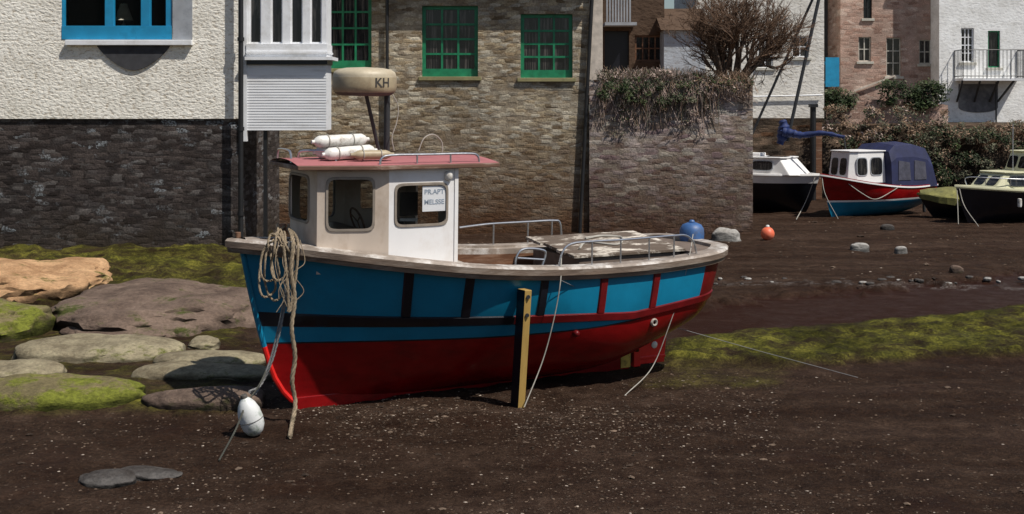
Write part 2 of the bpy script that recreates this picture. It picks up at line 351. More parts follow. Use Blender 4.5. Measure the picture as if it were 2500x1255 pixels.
# ------------------------------------------------------------ ground
def ss(x): x=max(0,min(1,x)); return x*x*(3-2*x)
def gnoise(X,Y):
    v=Vector((X,Y,0)); a=noise.noise(v*.35); b=noise.noise(v*1.3+Vector((5,1,2))); c=noise.noise(v*4.5+Vector((1,9,2))); d=noise.noise(v*11.)
    return a,b,c,d
def gz(X,Y):
    a,b,c,d=gnoise(X,Y); far=min(1,max(.35,(Y-9)/14)); return a*.05*far+b*.032+c*.022+d*.011
def build_ground():
    xs=np.concatenate([[-400,-120,-50,-34],np.linspace(-24,26,680),[36,60,150,400]])
    ys=np.concatenate([[-150,-30,0,6],np.geomspace(9,62,480),[70,100,200,500]])
    X,Y=np.meshgrid(xs,ys); n=X.size; nx=len(xs); ny=len(ys)
    x=X.ravel(); y=Y.ravel(); z=np.zeros(n); mk=np.zeros((n,4)); mk[:,3]=1
    yy=np.maximum(y,1.); px=1250+F*x/yy; py=HY+F*H/yy
    for i in range(n):
        if y[i]<8 or y[i]>64 or abs(x[i])>27: continue
        a,b,c,d=gnoise(x[i],y[i]); far=min(1,max(.35,(y[i]-9)/14))
        z[i]=a*.05*far+b*.032+c*.022+d*.011
        p=px[i]; q=py[i]; wob=b*26+c*16+a*14+d*9
        top=np.interp(p,[1560,1640,1900,2200,2500,2900],[875,828,800,775,745,710]); bot=np.interp(p,[1560,1900,2200,2500,2900],[885,896,885,868,855])
        if p>1540:
            e=min((q-top-wob*.6)/14,(bot+wob*.8-q)/12,(p-1590+wob*2)/50); e=max(0,min(1,e)); mk[i,0]=e; z[i]+=e*(.07+.05*c)
            e3=max(0,min(1,min((q-(top-90)-wob*.8)/12,(top+4+wob*.6-q)/9,(p-1580)/90))); mk[i,1]=e3
            z[i]=z[i]*(1-.88*e3)-.07*e3
            e4=max(0,min(1,min((q-682-wob*.4)/4,(697+wob*.4-q)/4,(p-1740)/40))); mk[i,2]=e4*max(0,min(1,.2+c*2.5+b+d))
            e5=max(0,min(1,min((q-872)/10,(948+wob*.7-q)/14,(1930+wob*3-p)/40))); mk[i,0]=max(mk[i,0],e5*.5*(.7+b)); 
        if p<720:
            e=max(0,min(1,min((762+wob*1.4-q)/9,(670-p+wob*2)/30))); mk[i,0]=max(mk[i,0],e*(.85+.4*b)); z[i]+=e*(.13+.08*ss((755-q)/45)+.12*b+.05*a+.06*c)
            e=max(0,min(1,min((q-790)/30,(1012+wob-q)/20,(600-p+wob*3)/80))); mk[i,0]=max(mk[i,0],e*.75*(.6+b*1.2+c)); z[i]+=e*.04
        e=max(0,min(1,(b+.1*c-.2)*3)); mk[i,1]=max(mk[i,1],e*.35*(1 if q>560 else 0))
    me=bpy.data.meshes.new('ground')
    me.vertices.add(n); me.vertices.foreach_set('co',np.stack([x,y,z],1).ravel())
    idx=np.arange(n).reshape(ny,nx); q=np.stack([idx[:-1,:-1],idx[:-1,1:],idx[1:,1:],idx[1:,:-1]],-1).reshape(-1,4)
    me.loops.add(q.size); me.loops.foreach_set('vertex_index',q.ravel())
    me.polygons.add(len(q)); me.polygons.foreach_set('loop_start',np.arange(len(q))*4); me.polygons.foreach_set('loop_total',np.full(len(q),4))
    me.polygons.foreach_set('use_smooth',np.ones(len(q),bool)); me.update(calc_edges=True); me.validate()
    at=me.color_attributes.new('mask','FLOAT_COLOR','POINT'); at.data.foreach_set('color',mk.ravel())
    m,nt,b=newmat('mud'); v=coord(nt); vs_=coord(nt,(.45,1.6,1))
    ca=nd(nt,'ShaderNodeVertexColor',layer_name='mask'); sp=nd(nt,'ShaderNodeSeparateColor'); nt.links.new(ca.outputs[0],sp.inputs[0])
    n0=noi(nt,vs_,.55,7,.7); n1=noi(nt,v,3,9,.74); n2=noi(nt,v,24,8,.78); n3=noi(nt,v,50,4,.6)
    col=ramp(nt,n1,[(.3,(.020,.0100,.0060)),(.52,(.043,.0255,.0170)),(.72,(.075,.048,.034))])
    col=mix(nt,1.,col,ramp(nt,n0,[(.36,(.66,.52,.42)),(.5,(1.,.95,.90)),(.64,(1.5,1.5,1.52))]),'MULTIPLY')
    col=mix(nt,1.,col,ramp(nt,n2,[(.28,.5),(.72,1.5)]),'MULTIPLY')
    col=mix(nt,ramp(nt,n3,[(.61,0),(.69,.6)]),col,(.13,.09,.065))
    wet=sp.outputs[1]; streak=ramp(nt,noi(nt,coord(nt,(.5,3.,1)),1.6,7,.75),[(.56,0),(.66,.5)])
    col=mix(nt,mth(nt,'MULTIPLY',wet,.96),col,mix(nt,streak,(.022,.0068,.0026),(.075,.045,.034)))
    alg=ramp(nt,n1,[(.32,(.026,.024,.008)),(.5,(.070,.068,.012)),(.66,(.165,.150,.026))])
    alg=mix(nt,1.,alg,ramp(nt,n2,[(.28,.35),(.72,1.7)]),'MULTIPLY')
    alg=mix(nt,1.,alg,ramp(nt,noi(nt,v,.8,6,.65),[(.36,.40),(.62,1.4)]),'MULTIPLY')
    fa=mth(nt,'MULTIPLY',sp.outputs[0],ramp(nt,noi(nt,v,1.5,8,.78),[(.36,.15),(.54,1)]),True)
    col=mix(nt,fa,col,alg)
    col=mix(nt,mth(nt,'MULTIPLY',sp.outputs[2],ramp(nt,n2,[(.45,.0),(.6,.8)])),col,(.19,.17,.16))
    nt.links.new(col,b.inputs['Base Color'])
    r=ramp(nt,n1,[(.3,.62),(.6,.9)]); rr=mth(nt,'SUBTRACT',r,mth(nt,'MULTIPLY',wet,.35)); nt.links.new(rr,b.inputs['Roughness'])
    b.inputs['Specular IOR Level'].default_value=.09
    hh=mth(nt,'ADD',mth(nt,'MULTIPLY',n1,1.8),mth(nt,'ADD',mth(nt,'MULTIPLY',n2,.5),mth(nt,'MULTIPLY',n3,.18)))
    hh=mth(nt,'MULTIPLY',hh,mth(nt,'SUBTRACT',1.,mth(nt,'MULTIPLY',wet,.7))); bump(nt,b,hh,.9,.06)
    me.materials.append(m)
    o=bpy.data.objects.new('ground',me); COL.objects.link(o); o['kind']='structure'; o['label']='dark brown tidal mud with green algae and a wet channel'
    return o
build_ground()
# pebbles
def octa(mb,c,r,fl,m):
    a=R.random()*6.28; ca,sa=math.cos(a),math.sin(a); vs=[]
    for d in ((1,0,0),(0,1,0),(-1,0,0),(0,-1,0),(.7,.7,.35),(-.7,.7,.4),(-.7,-.7,.3),(.7,-.7,.4),(0,0,1),(0,0,-1)):
        x,y,z=[k*r*R.uniform(.75,1.2) for k in d]; x*=1.4
        vs.append((c[0]+x*ca-y*sa,c[1]+x*sa+y*ca,c[2]+z*fl))
    mb.add(vs,[(8,0,4),(8,4,1),(8,1,5),(8,5,2),(8,2,6),(8,6,3),(8,3,7),(8,7,0),(9,4,0),(9,1,4),(9,5,1),(9,2,5),(9,6,2),(9,3,6),(9,7,3),(9,0,7)],m)
M['peb_pale']=pm('peb_pale',(.13,.092,.066),.85,var=.5,scale=2,spec=.2); M['peb_white']=pm('peb_white',(.34,.28,.23),.8,var=.3,scale=2,spec=.2)
M['peb_dark']=pm('peb_dark',(.046,.031,.022),.85,var=.6,scale=2,spec=.2)
mb=MB()
for i in range(24000):
    q=R.uniform(0,1); py=520+740*q**.8; pxx=R.uniform(-60,2560)
    if i>16000: py=R.gauss(1015,45); pxx=R.uniform(480,1900)
    if py<515: continue
    D=F*H/(py-HY); X=WX(pxx,D)
    cl=noise.noise(Vector((X*.6,D*.6,3)))
    if cl<R.uniform(-.5,.35): continue
    if pxx<560 and 600<py<1010: continue
    if pxx>1620 and 700<py<890: continue
    r=R.choice([.004,.005,.006,.008,.010,.012]) * (1+max(0,(D-14)/12)); mt=R.choices([0,1,2],[.34,.045,.62])[0]
    if R.random()<.025 and mt!=1: r*=2.5
    octa(mb,(X,D,gz(X,D)+r*.1),r,.6,mt)
po=mb.out('pebbles',['peb_pale','peb_white','peb_dark'],recalc=False); po['kind']='stuff'; po['label']='pale and dark pebbles and shells scattered on the mud'; po['category']='pebbles'
# ------------------------------------------------------------ rocks
def ico():
    import bmesh
    b=bmesh.new(); bmesh.ops.create_icosphere(b,subdivisions=5,radius=1); v=[x.co.copy() for x in b.verts]; f=[tuple(q.index for q in x.verts) for x in b.faces]; b.free(); return v,f
IV,IF=ico()
def rock(x0,x1,yt,yb,ry,mat,label,hmin=.08,seed=0,name='rock',group=None,amp=.24,hs=1.):
    Db=F*H/(yb-HY); D=Db+ry; h=max(hmin,WZ(yt,D))*hs; rx=(x1-x0)*D/F/2; cx=WX((x0+x1)/2,D)
    vs=[];sd=Vector((seed*7.3,seed*3.1,seed))
    for v in IV:
        s=Vector((math.copysign(abs(v.x)**.84,v.x),math.copysign(abs(v.y)**.84,v.y),math.copysign(abs(v.z)**.55,v.z)))
        p=Vector((s.x*rx,s.y*ry,s.z*h))
        n1=noise.noise(Vector((p.x,p.y,p.z*2))*1.1+sd); n2=noise.noise(Vector((p.x*1.2,p.y*2.,p.z*3))*2.6+sd); n3=noise.noise(Vector((p.x,p.y*1.6,p.z*3))*8+sd)
        cr_=max(0,.07-abs(noise.noise(Vector((p.x*.8,p.y*.8,p.z*2))*1.3+sd*2)))/.07
        w=n1*amp+n2*amp*.38+n3*amp*.10-cr_*amp*.22
        p=Vector((p.x*(1+w*.8),p.y*(1+w*.8),p.z*(1+w*1.4)))
        vs.append((cx+p.x,D+p.y,p.z))
    m=MB(); m.add(vs,IF); return single(m,name,mat,(cx,D,0),label,'rock',group=group,smooth=True,recalc=False)
g='weathered rocks on the shore'
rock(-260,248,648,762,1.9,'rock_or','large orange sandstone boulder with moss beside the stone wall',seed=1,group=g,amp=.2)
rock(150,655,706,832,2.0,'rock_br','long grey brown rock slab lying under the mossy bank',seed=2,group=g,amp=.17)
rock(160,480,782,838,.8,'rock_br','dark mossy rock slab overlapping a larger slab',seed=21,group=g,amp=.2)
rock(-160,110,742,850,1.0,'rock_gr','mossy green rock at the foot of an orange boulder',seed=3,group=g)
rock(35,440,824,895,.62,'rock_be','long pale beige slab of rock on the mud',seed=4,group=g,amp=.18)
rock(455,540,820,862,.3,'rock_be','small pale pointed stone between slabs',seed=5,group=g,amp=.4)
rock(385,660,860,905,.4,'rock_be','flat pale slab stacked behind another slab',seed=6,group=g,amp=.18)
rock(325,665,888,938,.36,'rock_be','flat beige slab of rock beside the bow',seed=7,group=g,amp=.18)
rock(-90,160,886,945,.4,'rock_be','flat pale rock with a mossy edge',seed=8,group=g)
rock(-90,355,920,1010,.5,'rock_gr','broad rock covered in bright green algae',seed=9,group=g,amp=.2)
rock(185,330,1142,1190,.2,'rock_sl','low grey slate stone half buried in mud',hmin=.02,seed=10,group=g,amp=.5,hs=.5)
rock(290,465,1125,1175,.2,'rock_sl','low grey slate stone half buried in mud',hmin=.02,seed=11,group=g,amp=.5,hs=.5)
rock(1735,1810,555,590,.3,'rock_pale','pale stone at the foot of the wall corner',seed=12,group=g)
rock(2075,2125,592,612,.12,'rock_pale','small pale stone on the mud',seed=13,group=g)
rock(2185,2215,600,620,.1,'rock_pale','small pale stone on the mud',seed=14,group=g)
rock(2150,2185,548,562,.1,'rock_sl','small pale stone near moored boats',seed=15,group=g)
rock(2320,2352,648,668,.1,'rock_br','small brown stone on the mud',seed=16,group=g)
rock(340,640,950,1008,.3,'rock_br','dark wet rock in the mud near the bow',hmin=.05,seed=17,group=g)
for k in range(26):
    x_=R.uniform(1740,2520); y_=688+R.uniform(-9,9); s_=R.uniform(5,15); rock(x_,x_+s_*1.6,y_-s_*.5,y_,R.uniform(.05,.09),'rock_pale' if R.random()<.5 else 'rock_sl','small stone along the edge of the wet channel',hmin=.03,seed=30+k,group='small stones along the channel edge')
# ------------------------------------------------------------ white house
D=28.
T=Thing('white_house',(WX(300,D),D,0),'white roughcast house with blue window on dark slate base','house')
xr=WX(583,D); xl=-22.; zb=WZ(290,D)
op=pxo(150,420,-70,97,D)
mb=MB(); wall(mb,xl,xr,zb,8.2,D,.35,[op]); mb.box(xl,xl+.3,D+.35,34.9,zb,8.2); mb.box(xr-.3,xr,D+.35,34.9,zb,8.2); mb.box(xl,xr,34.9,35.2,zb,8.2)
mb.out('wall','rough_white',T)
mb=MB(); mb.box(xl,xr-.02,D+.05,35.1,-.3,zb-.002); mb.out('base_wall','slate_base',T,label='dark wet slate lower wall')
gable(T,xl,xr,D,35.2,8.2,2.5,.15)
mb=MB(); mb.box(op[0]-.5,op[1]+.5,D+1.6,D+1.65,op[2]-.35,op[3]+.3); mb.box(op[0]-.5,op[1]+.5,D+.36,D+1.6,op[2]-.35,op[2]-.3); mb.out('room','room',T)  # near-black backdrop, the unlit room's darkness put into its colour
g_=MB(); g_.box(op[0]+.02,op[1]-.02,D+.16,D+.17,op[2]+.05,op[3]-.05); w=g_.out('window','thin',T)
f=MB(); z0=op[2]; zt=op[3]; ya,yb=D+.02,D+.15
f.box(op[0]+.003,op[1]-.003,ya-.03,yb,z0+.003,WZ(63,D))
for a,b in ((150,156),(255,277),(343,366),(404,420)): f.box(WX(a,D)+.003,WX(b,D)-.003,ya-.01,yb-.004,WZ(63,D),zt-.01)
f.out('frame','bluepaint',T,parent=w,bevel=.006)
s=MB(); s.box(WX(163,D),WX(471,D),D-.12,D+.02,WZ(111,D),WZ(98,D)); s.out('sill','whitepaint',T,parent=w,bevel=.01)
s=MB(); s.box(WX(423,D),WX(470,D),D-.03,D-.001,WZ(97,D),zt); s.out('stone_reveal','greystone',T)
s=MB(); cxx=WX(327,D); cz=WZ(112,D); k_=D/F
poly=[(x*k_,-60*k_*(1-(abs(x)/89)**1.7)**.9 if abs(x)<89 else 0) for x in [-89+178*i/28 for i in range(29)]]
s.prism(poly,0,.045,fn=lambda a,b,c:(cxx+a,D-c,cz+b)); s.out('sill_shadow','slate_shadow',T,label='thin dark half round plate standing for a shadow under the sill')  # dark plate added as the shadow shape below the sill
L=Thing('table_lamp',(WX(302,D),D+.5,WZ(75,D)),'cream pleated table lamp standing inside the blue window','lamp')
s=MB(); lc=Vector((WX(302,D+.35),D+.35,0)); zz=WZ(50,D+.35)
prof=[(.20,zz),(.17,zz+.08),(.13,zz+.2),(.09,zz+.3),(.075,zz+.36)]
s.lathe(prof,lc,24); L.e.location=(lc.x,lc.y,zz-.4); L.org=Vector(L.e.location); s.out('lamp_shade','lampshade',L,smooth=True)
s=MB(); s.lathe([(0,zz-.4),(.09,zz-.4),(.08,zz-.36),(.03,zz-.3),(.05,zz-.2),(.06,zz-.12),(.02,zz-.05),(.012,zz+.1)],lc,20); s.out('lamp_base','palesill',L,smooth=True)
# oriel bay
T=Thing('timber_bay',(WX(700,D),D+.4,WZ(320,D)),'white timber bay with tall windows overhanging the wall','bay window')
x0=WX(604,D);x1=WX(797,D); yb_=D-.02; DD=.75
mb=MB()
zc0=WZ(318,D); zc1=WZ(158,D); n=24
for i in range(n):
    a=zc0+(zc1-zc0)*i/n; b=zc0+(zc1-zc0)*(i+1)/n
    mb.add([(x0,yb_-.012,a),(x1,yb_-.012,a),(x1,yb_-.003,b+.002),(x0,yb_-.003,b+.002),(x0,yb_+.05,a),(x1,yb_+.05,a),(x1,yb_+.05,b),(x0,yb_+.05,b)],[(0,1,2,3),(0,4,5,1),(1,5,6,2),(0,3,7,4)])
mb.box(x0,x1,yb_+.05,D+DD,zc0,zc1); mb.out('cladding','clap',T)
mb=MB(); mb.box(x0-.02,WX(814,D),yb_-.16,D+DD,WZ(147,D),WZ(139,D)); mb.box(x0,x1+.03,yb_-.08,D+DD,zc1+.004,WZ(147,D)-.003,1); mb.box(x0-.01,x1+.02,yb_-.06,D+DD,WZ(139,D)+.003,WZ(108,D)); mb.box(x0-.01,x1+.04,yb_-.10,D+DD,WZ(131,D),WZ(126,D))  # black strip below the ledge is its shade line, put in as colour
mb.out('ledge',['whitepaint','black'],T)
ops=[pxo(a,b,-70,106,D) for a,b in ((608,638),(661,690),(709,739),(757,786))]
mb=MB(); wall(mb,x0,x1,WZ(107.5,D),8.,yb_,.12,ops); mb.box(x1-.12,x1,yb_+.12,D+DD,WZ(107.5,D),8.); mb.out('wall','whitepaint',T)
for o in ops: window(T,*o,yb_,1,1,'whitepaint','glass',.03,.02,rec=.07)
mb=MB(); mb.box(x0-.1,x1+.15,yb_-.15,D+DD+.1,8.,8.2); mb.out('roof','slateroof',T)
mb=MB(); mb.box(WX(594,D),x0-.003,D-.06,D+.1,WZ(345,D),8.); mb.out('corner_board','whitepaint',T)
mb=MB(); mb.tube([(WX(588,27.8),27.8,-.1),(WX(588,27.8),27.8,8.1)],.055,12)
for z in (.9,2.7,4.6): mb.lathe([(.055,z),(.075,z),(.075,z+.08),(.055,z+.08)],(WX(588,27.8),27.8,0),12)
single(mb,'drainpipe','blackpipe',(WX(588,27.8),27.8,0),'black cast iron drainpipe at the house corner','drainpipe',smooth=True)
mb=MB(); mb.box(WX(644,28.1),WX(653,28.1),28.05,28.15,-.1,WZ(319,28.1)); mb.box(WX(638,28.1),WX(659,28.1),28.0,28.2,-.1,.12)
single(mb,'support_post','blackpipe',(WX(648,28.1),28.1,0),'black post holding up the white timber bay','post')
# ------------------------------------------------------------ stone house
D=33.
T=Thing('stone_house',(WX(1150,D),D,0),'tan rubble stone house with green painted windows','house')
x0=WX(560,D);x1=WX(1438,D)
wins=[(795,907,-20,167),(1030,1167,14,187),(1271,1398,34,190)]
ops=[pxo(*w_,D) for w_ in wins]
mb=MB(); wall(mb,x0,x1,-.3,6.6,D,.4,ops); mb.box(x0,x1,D+.4+3,D+3.7,-.3,6.6); mb.box(x1-.3,x1,D+.4,D+3.4,-.3,6.6); mb.out('wall','rubble',T)
for k,o in enumerate(ops): window(T,*o,D,3,4,'greenpaint','glass2',.09,.05,sill='stonesill',rec=.14,bottom=.2)
gable(T,x0,x1,D,D+3.7,6.55,2.2,.3)
mb=MB(); mb.box(x0,x1+.3,D-.44,D-.32,6.25,6.5); mb.out('gutter','blackpipe',T)
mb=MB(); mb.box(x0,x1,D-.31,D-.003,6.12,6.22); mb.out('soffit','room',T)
mb=MB(); mb.box(x1+.003,WX(1471,D),D-.04,D+1.,WZ(196,D),6.6); mb.out('corner_pilaster','pilaster',T,bevel=.01)
mb=MB(); pa=Vector((WX(1445,D-.1),D-.1,WZ(0,D-.1))); pb=Vector((WX(1415,D-.1),D-.1,-.05)); top=pa+(pa-pb)*.18
mb.tube([pb,top],.05,10); single(mb,'drainpipe','blackpipe',tuple(pb),'leaning black drainpipe down the stone wall','drainpipe',smooth=True)
mb=MB(); mb.tube([(WX(945,D-.1),D-.1,2.2),(WX(945,D-.1),D-.1,6.4)],.045,10); single(mb,'drainpipe','blackpipe',(WX(945,D-.1),D-.1,2.2),'black drainpipe between the green windows','drainpipe',smooth=True)
# ------------------------------------------------------------ garden wall
xa=x1+.003; xb=WX(1838,32.9); zt=WZ(198,32.9)
T=Thing('garden_wall',((xa+xb)/2,33,0),'high rubble stone retaining wall with overgrown top','wall')
mb=MB(); n=60; top=[zt+.09*noise.noise(Vector((i*.5,0,0)))+.05*R.uniform(-1,1) for i in range(n+1)]
pts=[(xa+(xb-xa)*i/n) for i in range(n+1)]
for i in range(n):
    a,b=pts[i],pts[i+1]; 
    mb.add([(a,32.9,-.3),(b,32.9,-.3),(b,32.9,top[i+1]),(a,32.9,top[i]),(a,33.5,top[i]),(b,33.5,top[i+1])],[(0,1,2,3),(3,2,5,4)])
mb.add([(xb,32.9,-.3),(xb,47.,-.3),(xb,47.,zt),(xb,32.9,top[-1])],[(0,1,2,3)])
mb.add([(xb-.6,33.5,top[-1]),(xb,33.5,top[-1]),(xb,47,zt),(xb-.6,47,zt)],[(0,1,2,3)])
mb.out('masonry','rubble2',T,recalc=False)
mb=MB(); mb.box(x1-3,xb-.6,33.5,47,zt-.5,zt-.12)
o=mb.out('terrace','leafdead'); o['kind']='structure'; o['label']='raised garden terrace behind the wall'
def leaves(mb,cl,size,ms,wts=None):
    for (cx,cy,cz,rx,ry,rz,n) in cl:
        mm=R.choices(ms,wts)[0] if wts else R.choice(ms)
        for _ in range(n):
            while True:
                a,b,c=R.uniform(-1,1),R.uniform(-1,1),R.uniform(-1,1)
                if a*a+b*b+c*c<1: break
            p=Vector((cx+a*rx,cy+b*ry,cz+c*rz)); s=size*R.uniform(.5,1.3)
            u=Vector((R.gauss(0,1),R.gauss(0,1),R.gauss(0,1))).normalized(); w_=u.orthogonal().normalized()
            mb.add([p-u*s,p+w_*s*.5,p+u*s,p-w_*s*.5],[(0,1,2,3)],mm if R.random()<.6 else (R.choices(ms,wts)[0] if wts else R.choice(ms)))
def clump(x0,x1,y0,y1,D,k,n,rz=(10,22),dy=.25,skew=1.):
    out=[]
    for _ in range(k):
        X=R.uniform(x0,x1); Y_=y0+(y1-y0)*R.random()**skew; r=R.uniform(*rz)*D/F
        out.append((WX(X,D),D+R.uniform(-.1,.1),WZ(Y_,D),r*1.4,dy,r,n))
    return out
def grass(mb,x0,x1,n,zlo,zhi,ms,spread=.15,down=False):
    for i in range(n):
        X=WX(R.uniform(x0,x1),33.05); z=zt+R.uniform(-.12,.08)
        if down: mb.tube([(X,32.84,z),(X+R.uniform(-.2,.2),32.76,z-R.uniform(.15,.4)),(X+R.uniform(-.3,.3),32.84,z-R.uniform(zlo,zhi))],.006,3,R.choice(ms),False)
        else:
            y=33+R.uniform(-.2,.3); mb.tube([(X,y,z),(X+R.uniform(-spread,spread)*.5,y,z+zlo*.6),(X+R.uniform(-spread,spread),y+R.uniform(-.15,.1),z+R.uniform(zlo,zhi))],.0055,3,R.choice(ms),False)
mb=MB(); 
leaves(mb,clump(1465,1700,172,205,33.,30,60,(6,15)),.035,[1,3,0,5],[.25,.2,.3,.25])
leaves(mb,clump(1462,1700,200,250,32.8,40,70,(6,16),skew=1.2),.035,[0,1,5],[.5,.25,.25])
leaves(mb,clump(1462,1740,240,330,32.86,46,26,(4,11),dy=.08,skew=1.4),.03,[3,2,5,0],[.4,.25,.2,.15])
grass(mb,1462,1712,1300,.08,.34,[2,3,3,5]); grass(mb,1462,1735,300,.35,1.2,[3,3,2,5],down=True)
o=single(mb,'ivy',['leafd','leafm','leafdead','leafpale','leafrust','leafgrey'],(WX(1575,33),33,zt),'dark ivy and dry grass spilling over the garden wall','plant',recalc=False); o['kind']='stuff'
mb=MB(); leaves(mb,clump(1690,1835,190,222,32.9,30,40,(5,12)),.035,[0,1,2,3],[.3,.2,.3,.2]); grass(mb,1700,1836,500,.06,.28,[2,2,4]); grass(mb,1700,1836,120,.2,.6,[2,3],down=True)
o=single(mb,'wall_plant',['leafd','leafm','leafdead','leafpale','leafrust'],(WX(1770,33),33,zt),'thin dry plants growing along the wall coping','plant',recalc=False); o['kind']='stuff'
# bare shrub
T=Thing('bare_tree',(WX(1790,34),34,zt-.2),'bare many-stemmed brown shrub growing above the garden wall','tree')
trunk=MB(); crown=MB()
def branch(p,d,l,r,lv):
    pts=[p];q=p.copy();dd=d.copy()
    for i in range(4):
        dd=(dd+Vector((R.gauss(0,.16),R.gauss(0,.16),R.gauss(0,.10)+.03))).normalized(); q=q+dd*l/4; pts.append(q.copy())
    (trunk if lv<2 else crown).tube(pts,[r*(1-.45*i/4) for i in range(5)],5 if lv<2 else 3,0,False)
    if lv<5:
        for k in range(R.choice([3,3,4]) if lv>0 else 5):
            j=R.choice([1,2,3,4]); nd_=(dd+Vector((R.gauss(0,.42),R.gauss(0,.38),R.gauss(.05,.28)))).normalized()
            branch(pts[j],nd_,l*R.uniform(.58,.84),max(.006,r*.58),lv+1)
for i in range(8):
    a=i/8*6.28; base=Vector((WX(1790,34)+.12*math.cos(a),34+.12*math.sin(a),zt-.2))
    branch(base,Vector((math.cos(a)*R.uniform(.2,.7),math.sin(a)*.3,1)).normalized(),R.uniform(1.,1.45),.065,0)
trunk.out('trunk','bark',T,smooth=True,recalc=False); crown.out('crown','twig',T,recalc=False)
# ------------------------------------------------------------ cottage behind terrace
D=42.
T=Thing('brown_cottage',(WX(1540,D),D,zt-.3),'shaded brown cottage with dark doorway and small window','house')
x0=WX(1400,D);x1=WX(1622,D); ops=[pxo(1476,1536,75,190,D),pxo(1550,1620,86,150,D)]
mb=MB(); wall(mb,x0,x1,zt-.6,9,D,.35,ops); mb.box(x0,x1,D+4,D+4.3,zt-.6,9); mb.box(x0,x0+.3,D+.35,D+4,zt-.6,9); mb.out('wall','brownwall',T)
window(T,*ops[1],D,4,2,'innerwood','glass',.06,.04,rec=.12)
mb=MB(); mb.box(ops[0][0],ops[0][1],D+.2,D+.25,ops[0][2],ops[0][3]); mb.out('door','black',T)
mb=MB()
for k in range(9): a=WX(1480+k*7,D-.9); mb.box(a,a+.05,D-.95,D-.9,WZ(58,D),WZ(-40,D))
mb.box(WX(1472,D),WX(1548,D),D-.95,D-.02,WZ(66,D),WZ(58.5,D)); mb.out('balcony','greystone',T,label='grey slatted wooden balcony')
mb=MB(); mb.box(x0,x1+.3,D-.9,D+4.6,9,9.2); mb.out('roof','slateroof',T)
T=Thing('rendered_outhouse',(WX(1670,41),41,zt-.3),'pale blue grey rendered outhouse behind the garden wall','house')
mb=MB(); mb.box(WX(1621,41),WX(1722,41),41,45,zt-.6,WZ(72,41)); mb.out('wall','paleblue',T)
mb=MB(); a,b=WX(1612,41),WX(1735,41); mb.add([(a,40.8,WZ(74,41)),(b,40.8,WZ(74,41)),(b,43.,WZ(10,41)),(a,43.,WZ(10,41)),(a,45.2,WZ(74,41)),(b,45.2,WZ(74,41))],[(0,1,2,3),(3,2,5,4),(0,3,4),(1,5,2),(0,4,5,1)]); mb.out('roof','brownwall',T)
def house(name,label,px0,px1,D,zbase,ztop,depth,mat,wins,frame='whitepaint',glass='glass',sill='palesill',base=None,over=.2,fw=.05):
    T=Thing(name,((WX(px0,D)+WX(px1,D))/2,D,zbase),label,'house')
    x0=WX(px0,D);x1=WX(px1,D); ops=[pxo(*w_[:4],D) for w_ in wins]
    mb=MB(); wall(mb,x0,x1,base[0] if base else zbase,ztop,D,.3,ops)
    bz=base[0] if base else zbase
    mb.box(x0,x0+.3,D+.3,D+depth,bz,ztop); mb.box(x1-.3,x1,D+.3,D+depth,bz,ztop); mb.box(x0,x1,D+depth,D+depth+.3,bz,ztop)
    mb.out('wall',mat,T)
    if base:
        mb=MB(); mb.box(x0-.02,x1+.02,D-.04,D+depth,zbase,base[0]-.003); mb.out('base_wall',base[1],T)
    for w_,o in zip(wins,ops): window(T,*o,D,w_[4],w_[5],w_[6] if len(w_)>6 else frame,glass,fw,.035,sill=sill,rec=.1)
    gable(T,x0,x1,D,D+depth,ztop,2.5,over)
    return T
T=house('white_cottage','white rendered cottage with small sash windows behind the shrub',1700,2012,46.,1.0,9.5,6,'farcream',[(1850,1888,85,165,2,3),(1933,1975,88,140,2,2),(1745,1775,80,140,2,2)],base=(2.75,'quaystone'))
mb=MB(); mb.tube([(WX(1838,45.9),45.9,WZ(236,46)),(WX(2008,45.9),45.9,WZ(232,46))],.03,6); mb.out('pipe','whitepaint',T)
T=house('blue_gate_house','narrow slate blue building set back between houses',2005,2056,52.,1.,10.,5,'slate_shadow',[])
mb=MB()
for k in range(6):
    a=WX(2016+k*5.5,49); mb.box(a,a+.085,49,49.04,WZ(212,49),WZ(140,49))
mb.box(WX(2014,49),WX(2050,49),49.038,49.08,WZ(158,49),WZ(150,49)); mb.box(WX(2014,49),WX(2050,49),49.038,49.08,WZ(205,49),WZ(197,49))
single(mb,'blue_gate','bluepaint',(WX(2032,49),49,WZ(212,49)),'bright blue boarded gate between two houses','gate')
T=house('pink_stone_house','pinkish brown stone house with narrow dark windows',2052,2292,50.,2.5,10.5,6,'pinkstone',[(2108,2129,-10,45,2,2),(2096,2127,90,150,2,2,'palesill'),(2164,2200,92,186,2,3,'palesill'),(2244,2274,97,156,2,2,'palesill')],frame='blackpipe',fw=.045)
mb=MB(); mb.beam((WX(2085,49.9),49.9,WZ(222,50)),(WX(2185,49.9),49.9,WZ(185,50)),.06,.06); mb.out('handrail','pilaster',T)
D=49.
T=house('white_balcony_house','bright white house with an iron balcony above an arch',2293,2760,49.,2.55,10.,6,'farwhite',[(2346,2378,68,152,3,4),(2412,2442,75,165,1,1,'greenpaint')])
mb=MB(); xa_=WX(2330,D); xb_=WX(2483,D); zf=WZ(192,D); zr=WZ(124,D); yf=D-.95
mb.box(xa_,xb_,yf,D-.003,zf-.09,zf); bal=mb.out('balcony','whitepaint',T)
mb=MB()
for (p,q) in (((xa_,yf),(xb_,yf)),((xa_,yf),(xa_,D-.02)),((xb_,yf),(xb_,D-.02))):
    n=int((Vector(q)-Vector(p)).length/.14)
    for zz in (zr,zf+.08): mb.tube([(p[0],p[1],zz),(q[0],q[1],zz)],.018,6)
    for i in range(n+1):
        x=p[0]+(q[0]-p[0])*i/n; y=p[1]+(q[1]-p[1])*i/n; mb.tube([(x,y,zf),(x,y,zr)],.011 if i%6 else .02,5)
mb.out('railing','darkmetal',T,parent=bal)
